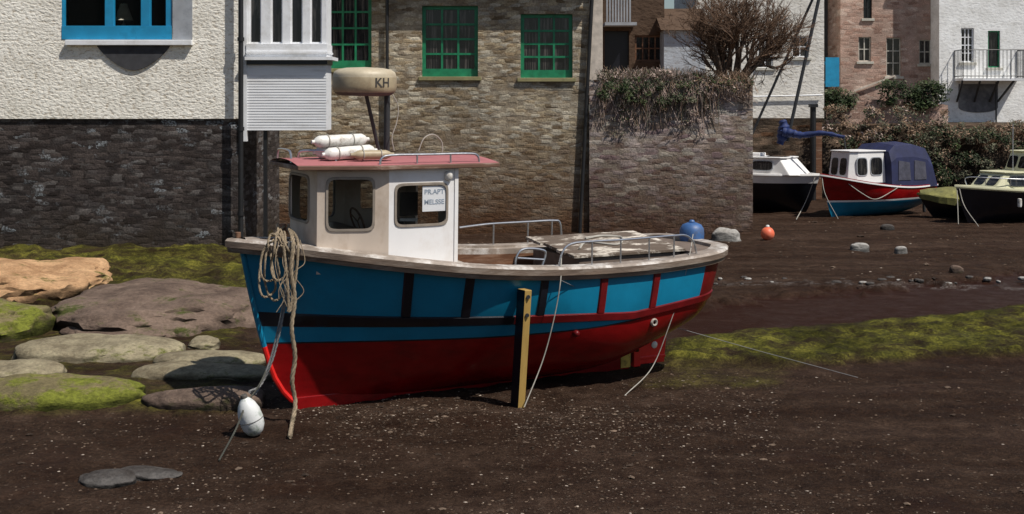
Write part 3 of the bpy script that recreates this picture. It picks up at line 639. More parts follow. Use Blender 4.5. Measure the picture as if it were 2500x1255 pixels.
for a,b in ((2352,2335),(2395,2378),(2440,2415),(2478,2435)):
    mb=MB(); mb.beam((WX(a,yf),yf+.1,zf-.1),(WX(b,D),D-.05,WZ(248,D)),.06,.06); mb.out('bracket','darkmetal',T,parent=bal)
mb=MB(); cxx=WX(2388,D); w2=48*D/F
poly=[(-w2,WZ(205,D)),(w2,WZ(205,D)),(w2,WZ(262,D))]+[(w2*math.cos(math.pi*k/12),WZ(262,D)-.2*math.sin(math.pi*k/12)) for k in range(1,12)]+[(-w2,WZ(262,D))]
mb.prism(poly,0,.02,fn=lambda a,b,c:(cxx+a,D-.004-c,b)); mb.out('arch_recess','archgrey',T)
mb=MB(); mb.tube([(WX(2432,48.8),48.8,2.5),(WX(2432,48.8),48.8,WZ(200,D))],.03,6); mb.out('drainpipe','darkmetal',T)
# quay wall
T=Thing('quay_wall',(WX(2200,46),46,0),'rusty brown stone quay wall behind the moored boats','wall')
mb=MB(); xq0=xb-.4; xq1=40.; n=110
def qtop(x,k): return 2.5+.14*noise.noise(Vector((x*.5,k,0)))+.06*noise.noise(Vector((x*2,k,0)))
for i in range(n):
    a=xq0+(xq1-xq0)*i/n; b=xq0+(xq1-xq0)*(i+1)/n
    def P_(x,j): z=-.2+(qtop(x,1)+.2)*j/12; return (x,45.6+.18*j/12+.28*noise.noise(Vector((x*.9,z*1.2,4)))+.12*noise.noise(Vector((x*3,z*4,4))),z)
    for j in range(12):
        mb.add([P_(a,j),P_(b,j),P_(b,j+1),P_(a,j+1)],[(0,1,2,3)])
    mb.add([P_(a,12),P_(b,12),(b,49,2.56),(a,49,2.56)],[(0,1,2,3)])
mb.out('masonry','quaystone',T,recalc=False)
mb=MB(); mb.box(xq0,200,48.9,120,-.2,2.54); o=mb.out('quay_terrace','quaystone'); o['kind']='structure'; o['label']='raised stone quay ground under the houses'
T=Thing('low_wall',(WX(2180,47.5),47.5,2.5),'low rubble wall with ivy in front of the pink stone house','wall')
mb=MB(); a=WX(2012,47.5); b=WX(2310,47.5); n=24
hh_=[3.55-.35*i/n+.08*noise.noise(Vector((i*.8,1,1))) for i in range(n+1)]
for i in range(n):
    x_=a+(b-a)*i/n; y_=a+(b-a)*(i+1)/n; mb.add([(x_,47.3,2.3),(y_,47.3,2.3),(y_,47.3,hh_[i+1]),(x_,47.3,hh_[i]),(y_,47.7,hh_[i+1]),(x_,47.7,hh_[i])],[(0,1,2,3),(3,2,4,5)])
mb.out('masonry','pinkstone',T,recalc=False)
def plant(mb,name,mats,loc,label):
    o=single(mb,name,mats,loc,label,'plant',recalc=False); o['kind']='stuff'; return o
LM=['leafd','leafm','leafdead','leafrust','leafpale','leafgrey']
mb=MB(); leaves(mb,clump(2012,2078,218,268,47.1,26,80,(8,18)),.06,[0,1,5],[.6,.25,.15]); plant(mb,'ivy',LM,(WX(2045,47),47,3.2),'dark green ivy clump beside the blue gate')
mb=MB(); leaves(mb,clump(2160,2302,205,262,47.1,48,80,(8,20)),.06,[0,1,5],[.6,.25,.15]); plant(mb,'shrub',LM,(WX(2230,47),47,3.2),'dense dark green shrub in front of the stone house')
mb=MB(); leaves(mb,clump(2010,2310,262,345,45.3,74,50,(6,15)),.05,[3,2,0,5,4],[.2,.25,.12,.33,.1]); leaves(mb,clump(2230,2520,320,440,45.1,84,70,(8,20)),.055,[0,1,5,2],[.36,.16,.33,.15]); leaves(mb,clump(2300,2540,298,335,45.3,40,50,(6,13)),.05,[3,2,5],[.3,.35,.35])
leaves(mb,clump(2060,2260,335,420,45.1,36,55,(8,18)),.055,[0,5,3],[.4,.35,.25])
plant(mb,'hanging_plants',LM,(WX(2300,45),45,1.),'tangled grey green and brown plants covering the quay wall')
mb=MB(); mb.tube([(WX(1985,44.5),44.5,-.2),(WX(1985,44.5),44.5,WZ(258,44.5))],.10,10,0); mb.box(WX(1976,44.5),WX(1995,44.5),44.35,44.65,WZ(262,44.5),WZ(254,44.5),0); mb.box(WX(1988,44.6),WX(2006,44.6),44.55,44.8,0,WZ(300,44.5),1)
single(mb,'mooring_post',['blackpipe','innerwood'],(WX(1985,44.5),44.5,0),'black mooring post standing against the quay','post')
# ------------------------------------------------------------ boats
class Hull:
    def __init__(s,stem,tend,sheer,zb,B,bow=.45,pw=.75,full=0.):
        s.stem=stem;s.tend=tend;s.sheer=sheer;s.zb=zb;s.B=B;s.bow=bow;s.pw=pw;s.full=full
    def p(s,q,z,side=-1,off=0):
        ts=s.stem(z); t=ts+q*(s.tend(z)-ts); zb_=s.zb(q); h=max(0,min(1.,(z-zb_)/(s.sheer(q)-zb_)))
        w_=ss(1-q/s.bow) if s.full else max(0,1-q/s.bow); k=s.full*ss((q-.5)/.35); G=w_*h**s.pw+(1-w_)*(1-(1-h)**(2.5+2.2*k))**(.6-.12*k)
        return Vector((t,side*(s.B(q)*G+off),z))
def hull_mesh(Hl,lines,subs,rowmat,ncol=90):
    mb=MB()
    qs=sorted({round((i/ncol)**1.2,5) for i in range(ncol+1)}); nc=len(qs)
    rows=[]
    for side in (-1,1):
        grid=[]
        for q in qs:
            col=[]
            for k in range(len(subs)):
                a,b=lines[k](q),lines[k+1](q)
                for j in range(subs[k]+(1 if k==len(subs)-1 else 0)): 
                    tt=j/subs[k]
                    if k==0: tt=tt**1.8
                    col.append((Hl.p(q,a+(b-a)*tt,side),k))
            grid.append(col)
        nr=len(grid[0])
        o=len(mb.v); mb.v.extend([tuple(c[0]) for col in grid for c in col])
        for i in range(nc-1):
            for j in range(nr-1):
                f=(o+i*nr+j,o+(i+1)*nr+j,o+(i+1)*nr+j+1,o+i*nr+j+1)
                mb.f.append(f if side==-1 else f[::-1]); mb.m.append(rowmat(grid[i][j][1],qs[i]))
        rows.append((o+(nc-1)*nr,nr,[c[1] for c in grid[-1]]))
    for j in range(nr-1):
        a=rows[0][0]+j;b=rows[1][0]+j; mb.f.append((a,b,b+1,a+1)); mb.m.append(rowmat(rows[0][2][j],1.))
    return mb
def sheer_loop(Hl,n=60,q0=0.,q1=1.):
    qs=[q0+(q1-q0)*(i/n)**1.3 for i in range(n+1)]
    near=[Hl.p(q,Hl.sheer(q),-1) for q in qs]; far=[Hl.p(q,Hl.sheer(q),1) for q in qs]
    e0=near[-1];e1=far[-1]; st=[e0.lerp(e1,k/8) for k in range(1,8)]
    for k,p in enumerate(st): p.x+=.05*math.sin(math.pi*(k+1)/8)
    return list(reversed(near))+far[1:]+list(reversed(st))
def rim_mesh(loop,out,inn,dn,up,mats=(0,1)):
    mb=MB(); n=len(loop); nor=[]
    for i in range(n):
        d=loop[(i+1)%n]-loop[i-1]; d.z=0; d.normalize(); nor.append(Vector((d.y,-d.x,0)))
    c=sum(loop,Vector())/n
    if (loop[n//4]-c).dot(nor[n//4])<0: nor=[-q for q in nor]
    sec=[(out*.7,-dn),(out,-dn*.8),(out,up*.3),(out*.7,up),(-inn,up),(-inn,up-.05)]
    if len(mats)==3: sec=[(out*.6,-dn),(out*.75,-dn*.55),(out*.98,-dn*.5),(out,up*.3),(out*.7,up),(-inn,up),(-inn,up-.05)]
    vs=[loop[i]+nor[i]*a+Vector((0,0,b)) for i in range(n) for a,b in sec]; k=len(sec)
    for i in range(n):
        for j in range(k):
            mb.f.append((i*k+j,((i+1)%n)*k+j,((i+1)%n)*k+(j+1)%k,i*k+(j+1)%k)); mb.m.append(1 if j in(k-4,k-3,k-2) else 0)
    mb.v=[tuple(v) for v in vs]; return mb,nor
def supell(a,b,n,ang):
    c,s=math.cos(ang),math.sin(ang); r=(abs(c/a)**n+abs(s/b)**n)**(-1/n); return r*c,r*s
def panel(P0,P1,z0,z1,win,mats,T,thick=.03,wn='window',pname='wall_panel',frame='rubber',glass='thin'):
    P0=Vector((P0[0],P0[1],0));P1=Vector((P1[0],P1[1],0)); L=(P1-P0).length; d=(P1-P0)/L; nrm=Vector((d.y,-d.x,0))
    mid=(P0+P1)/2-Vector((.97,0,0))
    if nrm.dot(mid)<0: nrm=-nrm
    def f(u,z,o): return P0+d*u+Vector((0,0,z))+nrm*o
    mb=MB()
    u0,u1,w0,w1=win[0]*L,win[1]*L,win[2],win[3]; cu,cw=(u0+u1)/2,(w0+w1)/2; a,b=(u1-u0)/2,(w1-w0)/2
    angs=[2*math.pi*k/72 for k in range(72)]+[math.atan2(zz-cw,uu-cu)%(2*math.pi) for uu in (0,L) for zz in (z0,z1)]
    angs=sorted(set(round(x,5) for x in angs)); n=len(angs); inn=[];outp=[]
    for an in angs:
        x,y=supell(a,b,8,an); inn.append((cu+x,cw+y)); c,s=math.cos(an),math.sin(an)
        ts=[]
        if c>1e-6: ts.append((L-cu)/c)
        if c<-1e-6: ts.append(-cu/c)
        if s>1e-6: ts.append((z1-cw)/s)
        if s<-1e-6: ts.append((z0-cw)/s)
        t=min(ts); outp.append((cu+c*t,cw+s*t))
    vs=[f(u,z,0) for u,z in outp]+[f(u,z,0) for u,z in inn]+[f(u,z,-thick) for u,z in inn]+[f(u,z,-thick) for u,z in outp]
    fs=[]
    for r in range(4):
        for k in range(n): k2=(k+1)%n; r2=(r+1)%4; fs.append((r*n+k,r*n+k2,r2*n+k2,r2*n+k))
    mb.add(vs,fs); mb.out(pname,mats,T)
    g_=MB(); g_.add([f(u,z,-thick*.4) for u,z in inn]+[f(cu,cw,-thick*.4)],[(k,(k+1)%n,n) for k in range(n)]); w=g_.out(wn,glass,T,recalc=False)
    fr=MB(); e=.022
    A=[f(cu+x,cw+y,.002) for x,y in (supell(a+e,b+e,8,an) for an in angs)]; A2=[f(cu+x,cw+y,.012) for x,y in (supell(a+e*.8,b+e*.8,8,an) for an in angs)]
    B_=[f(cu+x,cw+y,.012) for x,y in (supell(a-.006,b-.006,8,an) for an in angs)]; B2=[f(cu+x,cw+y,-thick*.38) for x,y in (supell(a-.006,b-.006,8,an) for an in angs)]
    fr.add(A+A2+B_+B2,[(r*n+k,r*n+(k+1)%n,(r+1)*n+(k+1)%n,(r+1)*n+k) for r in range(3) for k in range(n)]); fr.out('frame',frame,T,parent=w)
    return f,L,w
# ---- main boat
TH=math.radians(29); C_,S_=math.cos(TH),math.sin(TH); X0,Y0=-2.46,14.08
ROT=(math.radians(1.3),0,TH)
BM=Matrix.Translation((X0,Y0,0))@Euler(ROT).to_matrix().to_4x4(); BI=BM.inverted()
def BW(px,py,v):
    a=(px-1250)/F; t=(a*(Y0-v*C_)-X0-v*S_)/(C_-a*S_); D=Y0+t*S_-v*C_; return Vector((a*D,D,WZ(py,D)))
def BLc(px,py,v): return BI@BW(px,py,v)
def proj(p): w=BM@p; return 1250+F*w.x/w.y, HY+F*(H-w.z)/w.y
T=Thing('fishing_boat',(X0,Y0,0),'blue and red wooden fishing boat with white wheelhouse aground on mud','boat',rot=ROT,local=True)
stem=lambda z: cr([0,.1,.35,.6,1.1,1.5,1.9],[.30,.10,-.08,-.17,-.31,-.40,-.48],z)
tend=lambda z: 5.18+.24*max(0,(z-.6))/.9
sheer=lambda q: cr([0,.11,.235,.4,.58,.75,.9,1.],[1.84,1.755,1.655,1.535,1.465,1.455,1.485,1.53],q)
zbf=lambda q: cr([0,.55,.72,.85,1.],[.02,.04,.12,.34,.62],q)
def Bf(q):
    b=1.03*(1-(1-min(q,.55)/.55)**2.9)
    if q>.55: b=cr([.55,.75,.9,1.],[1.03,1.01,.92,.80],q)
    if q>.92: b-=.22*((q-.92)/.08)**2.6
    return b
HL=Hull(stem,tend,sheer,zbf,Bf,bow=.72,pw=.95,full=1.)
zw=lambda q: cr([0,.3,.5,.66,.8,1.],[.725,.72,.725,.765,.84,.94],q)
zw2=lambda q: zw(q)+.018
zst=lambda q: max(zw2(q)+.001,cr([0,.3,.5,.66,.76,1.],[.92,.885,.865,.845,.83,.92],q))
zk=lambda q: zst(q)+cr([0,.3,.6,1.],[.16,.12,.10,.09],q)
zpt=lambda q: sheer(q)-.12
lines=[zbf,zw,zw2,zst,zk,zpt,sheer]
def rm(k,q):
    if k==0: return 0
    if k==1: return 2 if q<.76 else 0
    if k==2: return 1 if q<.76 else 0
    if k==3: return 2 if q<.47 else 3
    if k==4: return 1 if q<.915 else 3
    return 2 if q<.93 else 3
mb=hull_mesh(HL,lines,[16,1,3,2,7,1],rm,110); mb.out('hull',['red','blue','black','darkred'],T,smooth=True)
def findq(px,zf):
    return min((abs(proj(HL.p(i/400,zf(i/400),-1))[0]-px),i/400) for i in range(401))[1]
for px_,mt in ((990,'black'),(1137,'black'),(1318,'black'),(1465,'darkred'),(1592,'darkred')):
    for side in (-1,1):
        q=findq(px_,zk); mb=MB(); wq=.009; n=8; rows=[]
        for j in range(n+1):
            tt=j/n
            for (qq,o) in ((q-wq,.001),(q-wq*.8,.022),(q+wq*.8,.022),(q+wq,.001)):
                z=zk(qq)+(zpt(qq)-zk(qq))*tt; rows.append(HL.p(qq,z,side,o))
        mb.add(rows,[(j*4+k,j*4+k+1,(j+1)*4+k+1,(j+1)*4+k) for j in range(n) for k in range(3)]); mb.out('hull_rib',mt,T,smooth=False)
for side in (-1,1):
    for (qa,qb,mt) in ((.05,.47,'black'),(.47,.985,'darkred')):
        mb=MB(); n=60; rows=[]
        for i in range(n+1):
            q=qa+(qb-qa)*i/n; k=min(1,(q-.04)/.05)
            for tt,o in ((0,.0005),(.12,.024*k+.001),(.88,.024*k+.001),(1,.0005)): rows.append(HL.p(q,zst(q)+(zk(q)-zst(q))*tt,side,o))
        mb.add(rows,[(i*4+k,(i+1)*4+k,(i+1)*4+k+1,i*4+k+1) for i in range(n) for k in range(3)]); mb.out('rubbing_strake',mt,T,smooth=True)
loop=sheer_loop(HL)
for p in loop:
    if p.x<-.2: p.x-=.10*max(0,(-.2-p.x)/.28)
mb,nor=rim_mesh(loop,.085,.13,.11,.035,(0,1,2)); mb.out('gunwale',['rim','rimtop'],T,smooth=True)
mb=MB()
mb.prism([(.12,-.035),(4.45,-.035),(4.45,.035),(.12,.035)],-.05,.12)
mb.add([(3.3,-.035,.05),(4.45,-.035,.05),(4.45,-.035,.44),(3.3,-.035,.15),(3.3,.035,.05),(4.45,.035,.05),(4.45,.035,.44),(3.3,.035,.15)],[(0,1,2,3),(7,6,5,4),(0,4,5,1),(2,6,7,3),(1,5,6,2)])
mb.out('keel','red',T,bevel=.008)
mb=MB(); mb.box(4.32,4.46,-.045,-.036,.03,.32); mb.out('keel_plate','yellow',T,label='worn yellow patch on the aft end of the keel')
mb=MB(); pts=[Vector((stem(z)-.012,0,z)) for z in [0,.05,.1,.2,.35,.5,.7]]; mb.tube(pts,.03,8,0)
pts=[Vector((stem(z)-.012,0,z)) for z in [.7,.9,1.1,1.3,1.5,1.7,1.8]]; mb.tube(pts,.03,8,1); mb.out('stem_post',['litred','blue'],T,smooth=True)
ZF=1.04; QE=.92
qw=(1.74+.42)/5.6
mb=MB(); n=30
row=[]
for i in range(n+1):
    q=.02+(qw-.02)*i/n; p=HL.p(q,sheer(q),-1); yi=abs(p.y)-.06; row+=[(p.x,-yi,sheer(q)+.005),(p.x,0,sheer(q)+.03),(p.x,yi,sheer(q)+.005)]
mb.add(row,[(i*3+k,(i+1)*3+k,(i+1)*3+k+1,i*3+k+1) for i in range(n) for k in (0,1)]); mb.out('foredeck','deck',T,smooth=True)
mb=MB(); n=50
for side in (-1,1):
    row=[]
    for i in range(n+1):
        q=qw+(QE-qw)*i/n; p=HL.p(q,sheer(q),side); y=abs(p.y); 
        row+=[(p.x,side*(y-.10),sheer(q)+.01),(p.x,side*(y-.22),sheer(q)+.005),(p.x,side*(y-.22),sheer(q)-.06),(p.x,side*(y-.22),sheer(q)-.22),(p.x,side*(y-.24),ZF)]
    o=len(mb.v); mb.v+=row
    for i in range(n):
        for k in range(4):
            mb.f.append((o+i*5+k,o+(i+1)*5+k,o+(i+1)*5+k+1,o+i*5+k+1)); mb.m.append([0,0,1,2][k])
mb.out('side_deck',['rimtop','innerwood','innergrey'],T)
mb=MB(); row=[]
for i in range(21):
    q=qw+(QE-qw)*i/20; p=HL.p(q,sheer(q),-1); y=abs(p.y)-.24; row+=[(p.x,-y,ZF),(p.x,y,ZF)]
mb.add(row,[(i*2,i*2+2,i*2+3,i*2+1) for i in range(20)])
p=HL.p(QE,sheer(QE),-1); y=abs(p.y)-.22; mb.add([(p.x,-y,ZF),(p.x,y,ZF),(p.x,y,sheer(QE)),(p.x,-y,sheer(QE))],[(0,1,2,3)])
row=[]
for i in range(8):
    q=QE+(.995-QE)*i/7; p=HL.p(q,sheer(q),-1); y=abs(p.y)-.08; row+=[(p.x,-y,sheer(q)+.008),(p.x,y,sheer(q)+.008)]
mb.add(row,[(i*2,i*2+2,i*2+3,i*2+1) for i in range(7)]); mb.out('cockpit_floor','innergrey',T,recalc=False)
mb=MB()
for k in range(3): mb.box(1.95,3.3,.28+k*.13,.40+k*.13,1.22,1.25)
mb.box(1.95,2.0,.28,.66,ZF,1.22); mb.box(3.25,3.3,.28,.66,ZF,1.22); mb.out('bench','innerwood',T,bevel=.004)
bx=(3.42,4.92,-.48,.66,1.49); SLP=.085
mb=MB()
for k in range(6):
    a=bx[2]+(bx[3]-bx[2])*k/6; b=bx[2]+(bx[3]-bx[2])*(k+1)/6-.005; dx=R.uniform(-.03,.03)
    x0_,x1_=bx[0]-.06+dx,bx[1]+.04+dx*.5; za=bx[4]+SLP*(a-bx[2]); zb_=bx[4]+SLP*(b-bx[2])
    mb.add([(x0_,a,za),(x1_,a,za),(x1_,b,zb_),(x0_,b,zb_),(x0_,a,za+.035),(x1_,a,za+.035),(x1_,b,zb_+.035),(x0_,b,zb_+.035)],[(0,3,2,1),(4,5,6,7),(0,1,5,4),(1,2,6,5),(2,3,7,6),(3,0,4,7)])
mb.out('hatch_top','weatherwood',T,bevel=.005)
mb=MB(); mb.box(bx[0]+.02,bx[1]-.02,bx[2]+.03,bx[3]-.03,ZF,bx[4]-.004); mb.out('engine_box','innergrey',T,bevel=.01)
mb=MB(); mb.tube(spline([(3.6,-.2,bx[4]+.075),(3.9,.1,bx[4]+.10),(4.2,-.1,bx[4]+.08),(4.5,.25,bx[4]+.11),(4.3,.4,bx[4]+.125),(4.0,.3,bx[4]+.115)],40),.014,6); mb.out('loose_rope','ropegrey',T,smooth=True)
# wheelhouse
ZT=2.60; zw0=1.50
A=(1.735,-.65);Bp=(.93,-.65);Cc=(.21,-.42);Dp=(.21,.42);E=(.93,.65);Fp=(1.735,.65)
def fracpx(P,Q,px):
    best=min((abs(proj(Vector((P[0]+(Q[0]-P[0])*k/200,P[1]+(Q[1]-P[1])*k/200,2.2)))[0]-px),k/200) for k in range(201)); return best[1]
def zpx(P,Q,fr,py):
    p=BM@Vector((P[0]+(Q[0]-P[0])*fr,P[1]+(Q[1]-P[1])*fr,2.2)); return WZ(py,p.y)
def mk(P,Q,pa,pb,ya,yb_,mat,z0=zw0):
    a,b=fracpx(P,Q,pa),fracpx(P,Q,pb); a,b=min(a,b),max(a,b); 
    return panel(P,Q,z0,ZT,(a,b,zpx(P,Q,(a+b)/2,yb_),zpx(P,Q,(a+b)/2,ya)),mat,T)
rA=mk(Bp,A,966,1090,447,545,'cabwhite')
rB=mk(Cc,Bp,800,911,434,558,'cream')
rC=mk(Dp,Cc,702,754,428,537,'cream')
panel(E,Dp,1.5,ZT,(.18,.85,1.98,2.48),'cream',T)
panel(Fp,E,1.4,ZT,(.35,.75,2.05,2.38),'cream',T)
mb=MB()
mb.box(1.705,1.733,-.647,-.25,ZF,ZT); mb.box(1.705,1.733,.35,.647,ZF,ZT); mb.box(1.705,1.733,-.25,.35,2.42,ZT); mb.out('aft_bulkhead','cream',T)
mb=MB(); mb.box(A[0]-.03,A[0]+.012,-.662,-.652,1.42,ZT); mb.out('corner_trim','cabwhite',T)
mb=MB(); mb.prism([(.95,1.499),(1.733,1.499),(1.733,1.2),(1.4,1.4),(1.1,1.46)],-.648,-.62,fn=lambda x,y,z:(x,z,y)); mb.out('lower_side','cabwhite',T)
mb=MB(); mb.box(.35,.75,-.42,.42,1.6,1.95); mb.box(1.2,1.45,.1,.4,1.2,1.95); mb.out('console','black',T,bevel=.01)
pa=BLc(978,470,.45); pb=BLc(1021,526,.45)
mb=MB(); mb.box(pa.x,pb.x,pa.y,pa.y+.03,min(pa.z,pb.z),max(pa.z,pb.z)); mb.out('dark_pane_standin','black',T,bevel=.006)  # black panel added to stand for the dark inner window pane
mb=MB(); mb.beam((pa.x,pa.y+.02,pb.z-.04),(pb.x,pa.y+.02,pb.z-.05),.03,.03); mb.out('added_pane_shelf','cabwhite',T)  # shelf added below the black pane
mb=MB(); cw_=Vector((.80,-.1,2.0)); rr=Matrix.Rotation(math.radians(70),3,'Y')
mb.tube([cw_+rr@Vector((.16*math.cos(a),.16*math.sin(a),0)) for a in [6.283*k/24 for k in range(25)]],.012,6)
for a in (0,2.1,4.2): mb.tube([cw_,cw_+rr@Vector((.16*math.cos(a),.16*math.sin(a),0))],.008,5)
mb.out('steering_wheel','innerwood',T)
rp=[(-.02,-.46),(.80,-.735),(2.22,-.735),(2.22,.735),(.80,.735),(-.02,.46)]
mb=MB(); n=10
rows=[]
xs_=[-.02,.2,.4,.6,.8,1.2,1.7,2.22]
for x in xs_:
    hw=.46+(.735-.46)*min(1,(x+.02)/.82)
    for k in range(n+1): y=-hw+2*hw*k/n; rows.append((x,y*.975,2.652+.050*(1-(y/hw)**2)))
mb.add(rows,[(i*(n+1)+k,(i+1)*(n+1)+k,(i+1)*(n+1)+k+1,i*(n+1)+k+1) for i in range(len(xs_)-1) for k in range(n)]); 
r_=mb.out('roof','pink',T,smooth=True)
mb=MB(); mb.prism(rp,2.603,2.650); mb.out('roof_trim','rooftrim',T,bevel=.008,parent=r_)
def rail(pts,post,r=.013,name='handrail',m='steel',par=None):
    mb=MB(); mb.tube(spline(pts,36),r,8)
    for p,q in post: mb.tube([p,q],r*.85,7)
    return mb.out(name,m,T,smooth=True,parent=par)
zr=2.655
rail([(.82,-.66,zr),(.84,-.66,zr+.07),(.95,-.66,zr+.10),(1.4,-.66,zr+.10),(1.88,-.66,zr+.10),(1.98,-.66,zr+.07),(2.0,-.66,zr)],[((1.25,-.66,zr),(1.25,-.66,zr+.1)),((1.65,-.66,zr),(1.65,-.66,zr+.1))],par=r_)
rail([(.05,.40,zr),(.05,.38,zr+.10),(.05,.30,zr+.13),(.05,.05,zr+.13),(.05,-.04,zr+.10),(.05,-.06,zr)],[],par=r_)
rail([(.15,.0,zr),(.15,-.02,zr+.10),(.2,-.08,zr+.13),(.38,-.28,zr+.13),(.43,-.33,zr+.10),(.45,-.35,zr)],[],par=r_)
mb=MB(); c=BLc(1095,428,.72); mb.lathe([(0,-.05),(.03,-.05),(.045,-.03),(.045,.02),(.03,.045),(0,.05)],c,16); mb.tube([c+Vector((0,.0,-.04)),c+Vector((.02,.03,-.08)),c+Vector((.0,.07,-.08))],.012,6); mb.out('navigation_light','fender',T,smooth=True)
def fender(c,L_,r,ax,label,mt='fender'):
    ax=Vector(ax).normalized(); q=ax.to_track_quat('Z','Y').to_matrix()
    prof=[(0,-L_/2-.03),(.02,-L_/2-.03),(.022,-L_/2),(r*.7,-L_/2+.02),(r,-L_/2+.06)]+[(r*(1+.01*math.sin(k*2)),-L_/2+.06+(L_-.12)*k/8) for k in range(1,8)]+[(r,L_/2-.06),(r*.7,L_/2-.02),(.022,L_/2),(.02,L_/2+.03),(0,L_/2+.03)]
    cw=BM@Vector(c); mb=MB(); m3=BM.to_3x3()@q
    mb.lathe(prof,cw,20,0,m3)
    for s_ in (-.25,.22):
        ring=[cw+m3@Vector(((r+.003)*math.cos(a),(r+.003)*math.sin(a),s_*L_)) for a in [6.283*k/20 for k in range(21)]]; mb.tube(ring,.007,5,1)
    single(mb,'boat_fender',[mt,'ropegrey'],tuple(cw),label,'fender',group='fenders stacked on the wheelhouse roof',smooth=True)
fender((.62,-.30,2.77),.60,.068,(1,.1,.05),'white cylindrical fender tied on the wheelhouse roof')
fender((.60,-.14,2.77),.62,.068,(1,.05,0),'white cylindrical fender tied on the wheelhouse roof')
fender((.55,-.21,2.895),.62,.064,(1,.08,.03),'white cylindrical fender lying on top of the others')
fender((.82,-.45,2.75),.42,.05,(1,-.1,.0),'dirty brown fender lying on the wheelhouse roof','radar')
rc=BI@WP(890,200,14.62)
mb=MB(); mb.lathe([(0,-.155),(.22,-.155),(.30,-.145),(.335,-.115)],rc,40,1); mb.lathe([(.335,-.115),(.352,-.09),(.357,-.05),(.357,.045),(.354,.055)],rc,48,0); mb.lathe([(.354,.055),(.352,.065),(.350,.085),(.335,.115),(.29,.14),(.2,.157),(0,.165)],rc,48,2)
rad=mb.out('radar_dome',['radar','radardark','radartop'],T,smooth=True)
def text_mesh(s,size,ext=.002):
    cu=bpy.data.curves.new('t','FONT'); cu.body=s; cu.size=size; cu.extrude=ext; cu.align_x='CENTER'; cu.align_y='CENTER'; cu.offset=size*.012
    ob=bpy.data.objects.new('t',cu); COL.objects.link(ob); bpy.context.view_layer.update()
    dg=bpy.context.evaluated_depsgraph_get(); me=bpy.data.meshes.new_from_object(ob.evaluated_get(dg))
    v=[q.co.copy() for q in me.vertices]; f=[tuple(p.vertices) for p in me.polygons]
    bpy.data.objects.remove(ob); bpy.data.curves.remove(cu); bpy.data.meshes.remove(me); return v,f
v_,f_=text_mesh('KH',.14,.003)
mb=MB(); rr_=.3585; a0=math.radians(-90+40)-TH
mb.add([(rc.x+(rr_+p.z)*math.cos(a0+p.x/rr_),rc.y+(rr_+p.z)*math.sin(a0+p.x/rr_),rc.z+p.y-.008) for p in v_],f_); mb.out('lettering','letter',T,parent=rad,recalc=False)
mb=MB()
mb.tube([rc+Vector((.02,0,-.14)),BLc(925,362,-.2)+Vector((0,0,-.03))],.022,8); p1=BLc(944,365,-.2)
mb.tube([Vector((p1.x,p1.y,rc.z-.12)),p1+Vector((0,0,-.03))],.035,10); mb.out('radar_mast','darkmetal',T,smooth=True)
mb=MB(); mb.tube(spline([BLc(955,225,-.1),BLc(972,260,-.1),BLc(968,300,-.1),BLc(957,335,-.1),BLc(962,368,-.1)],24),.006,5); mb.out('aerial_cable','ropegrey',T)
mb=MB(); mb.tube(spline([BLc(1022,368,-.3),BLc(1035,338,-.3),BLc(1058,328,-.3),BLc(1078,345,-.3),BLc(1080,372,-.3)],24),.007,5); mb.out('aerial_cable','ropegrey',T)
f,L_,w=rA
ua,ub=fracpx(Bp,A,1032)*L_,fracpx(Bp,A,1088)*L_; ua,ub=min(ua,ub),max(ua,ub); z1_=zpx(Bp,A,.7,450); z0_=zpx(Bp,A,.7,512)
mb=MB(); mb.add([f(ua,z0_,-.004),f(ub,z0_,-.004),f(ub,z1_,-.004),f(ua,z1_,-.004),f(ua,z0_,-.010),f(ub,z0_,-.010),f(ub,z1_,-.010),f(ua,z1_,-.010)],[(0,1,2,3),(7,6,5,4),(0,4,5,1),(2,6,7,3),(0,3,7,4),(1,5,6,2)])
nt_=mb.out('notice','paper',T)
for s_,fz in (('PR.APT',.76),('MELSSE',.36)):
    v_,f_=text_mesh(s_,.062,.0006); wid=max(p.x for p in v_)*2; k=(ub-ua)*.86/wid
    mb=MB(); mb.add([f((ua+ub)/2+p.x*k,z0_+(z1_-z0_)*fz+p.y*1.2,-.002+p.z) for p in v_],f_); mb.out('lettering','noticeink',T,parent=nt_,recalc=False)
def gp(px_,zoff=0,inn=.04):
    q=findq(px_,sheer); p=HL.p(q,sheer(q)+0,-1); return Vector((p.x,p.y+inn,sheer(q)+.03+zoff)),q
pts=[];post=[]
for px_,zo in ((1368,0),(1378,.16),(1398,.25),(1450,.27),(1520,.27),(1590,.27),(1650,.26),(1680,.24),(1697,.15),(1706,0)): pts.append(gp(px_,zo)[0])
for px_ in (1450,1520,1590,1650): a=gp(px_)[0]; post.append((a,a+Vector((0,0,.265))))
rail(pts,post,.012)
def fpx(px_): return min((abs(proj(HL.p(i/400,sheer(i/400),1))[0]-px_),i/400) for i in range(401))[1]
pts=[];post=[]
for px_,zo in ((1118,.22),(1160,.25),(1200,.27),(1285,.28),(1345,.28),(1362,.24),(1368,0)):
    q=fpx(px_); p=HL.p(q,sheer(q),1); pts.append(Vector((p.x,p.y-.04,sheer(q)+.03+zo)))
for px_ in (1200,1285,1342): q=fpx(px_); p=HL.p(q,sheer(q),1); post.append((Vector((p.x,p.y-.04,sheer(q)+.03)),Vector((p.x,p.y-.04,sheer(q)+.30))))
rail(pts,post,.013)
la=[BLc(1256,662,.45),BLc(1262,625,.45),BLc(1280,608,.45),BLc(1322,610,.45),BLc(1332,622,.45),BLc(1318,664,.45)]
rail(la,[(BLc(1262,650,.45),BLc(1322,655,.45)),(BLc(1264,630,.45),BLc(1328,634,.45))],.014,'boarding_ladder')
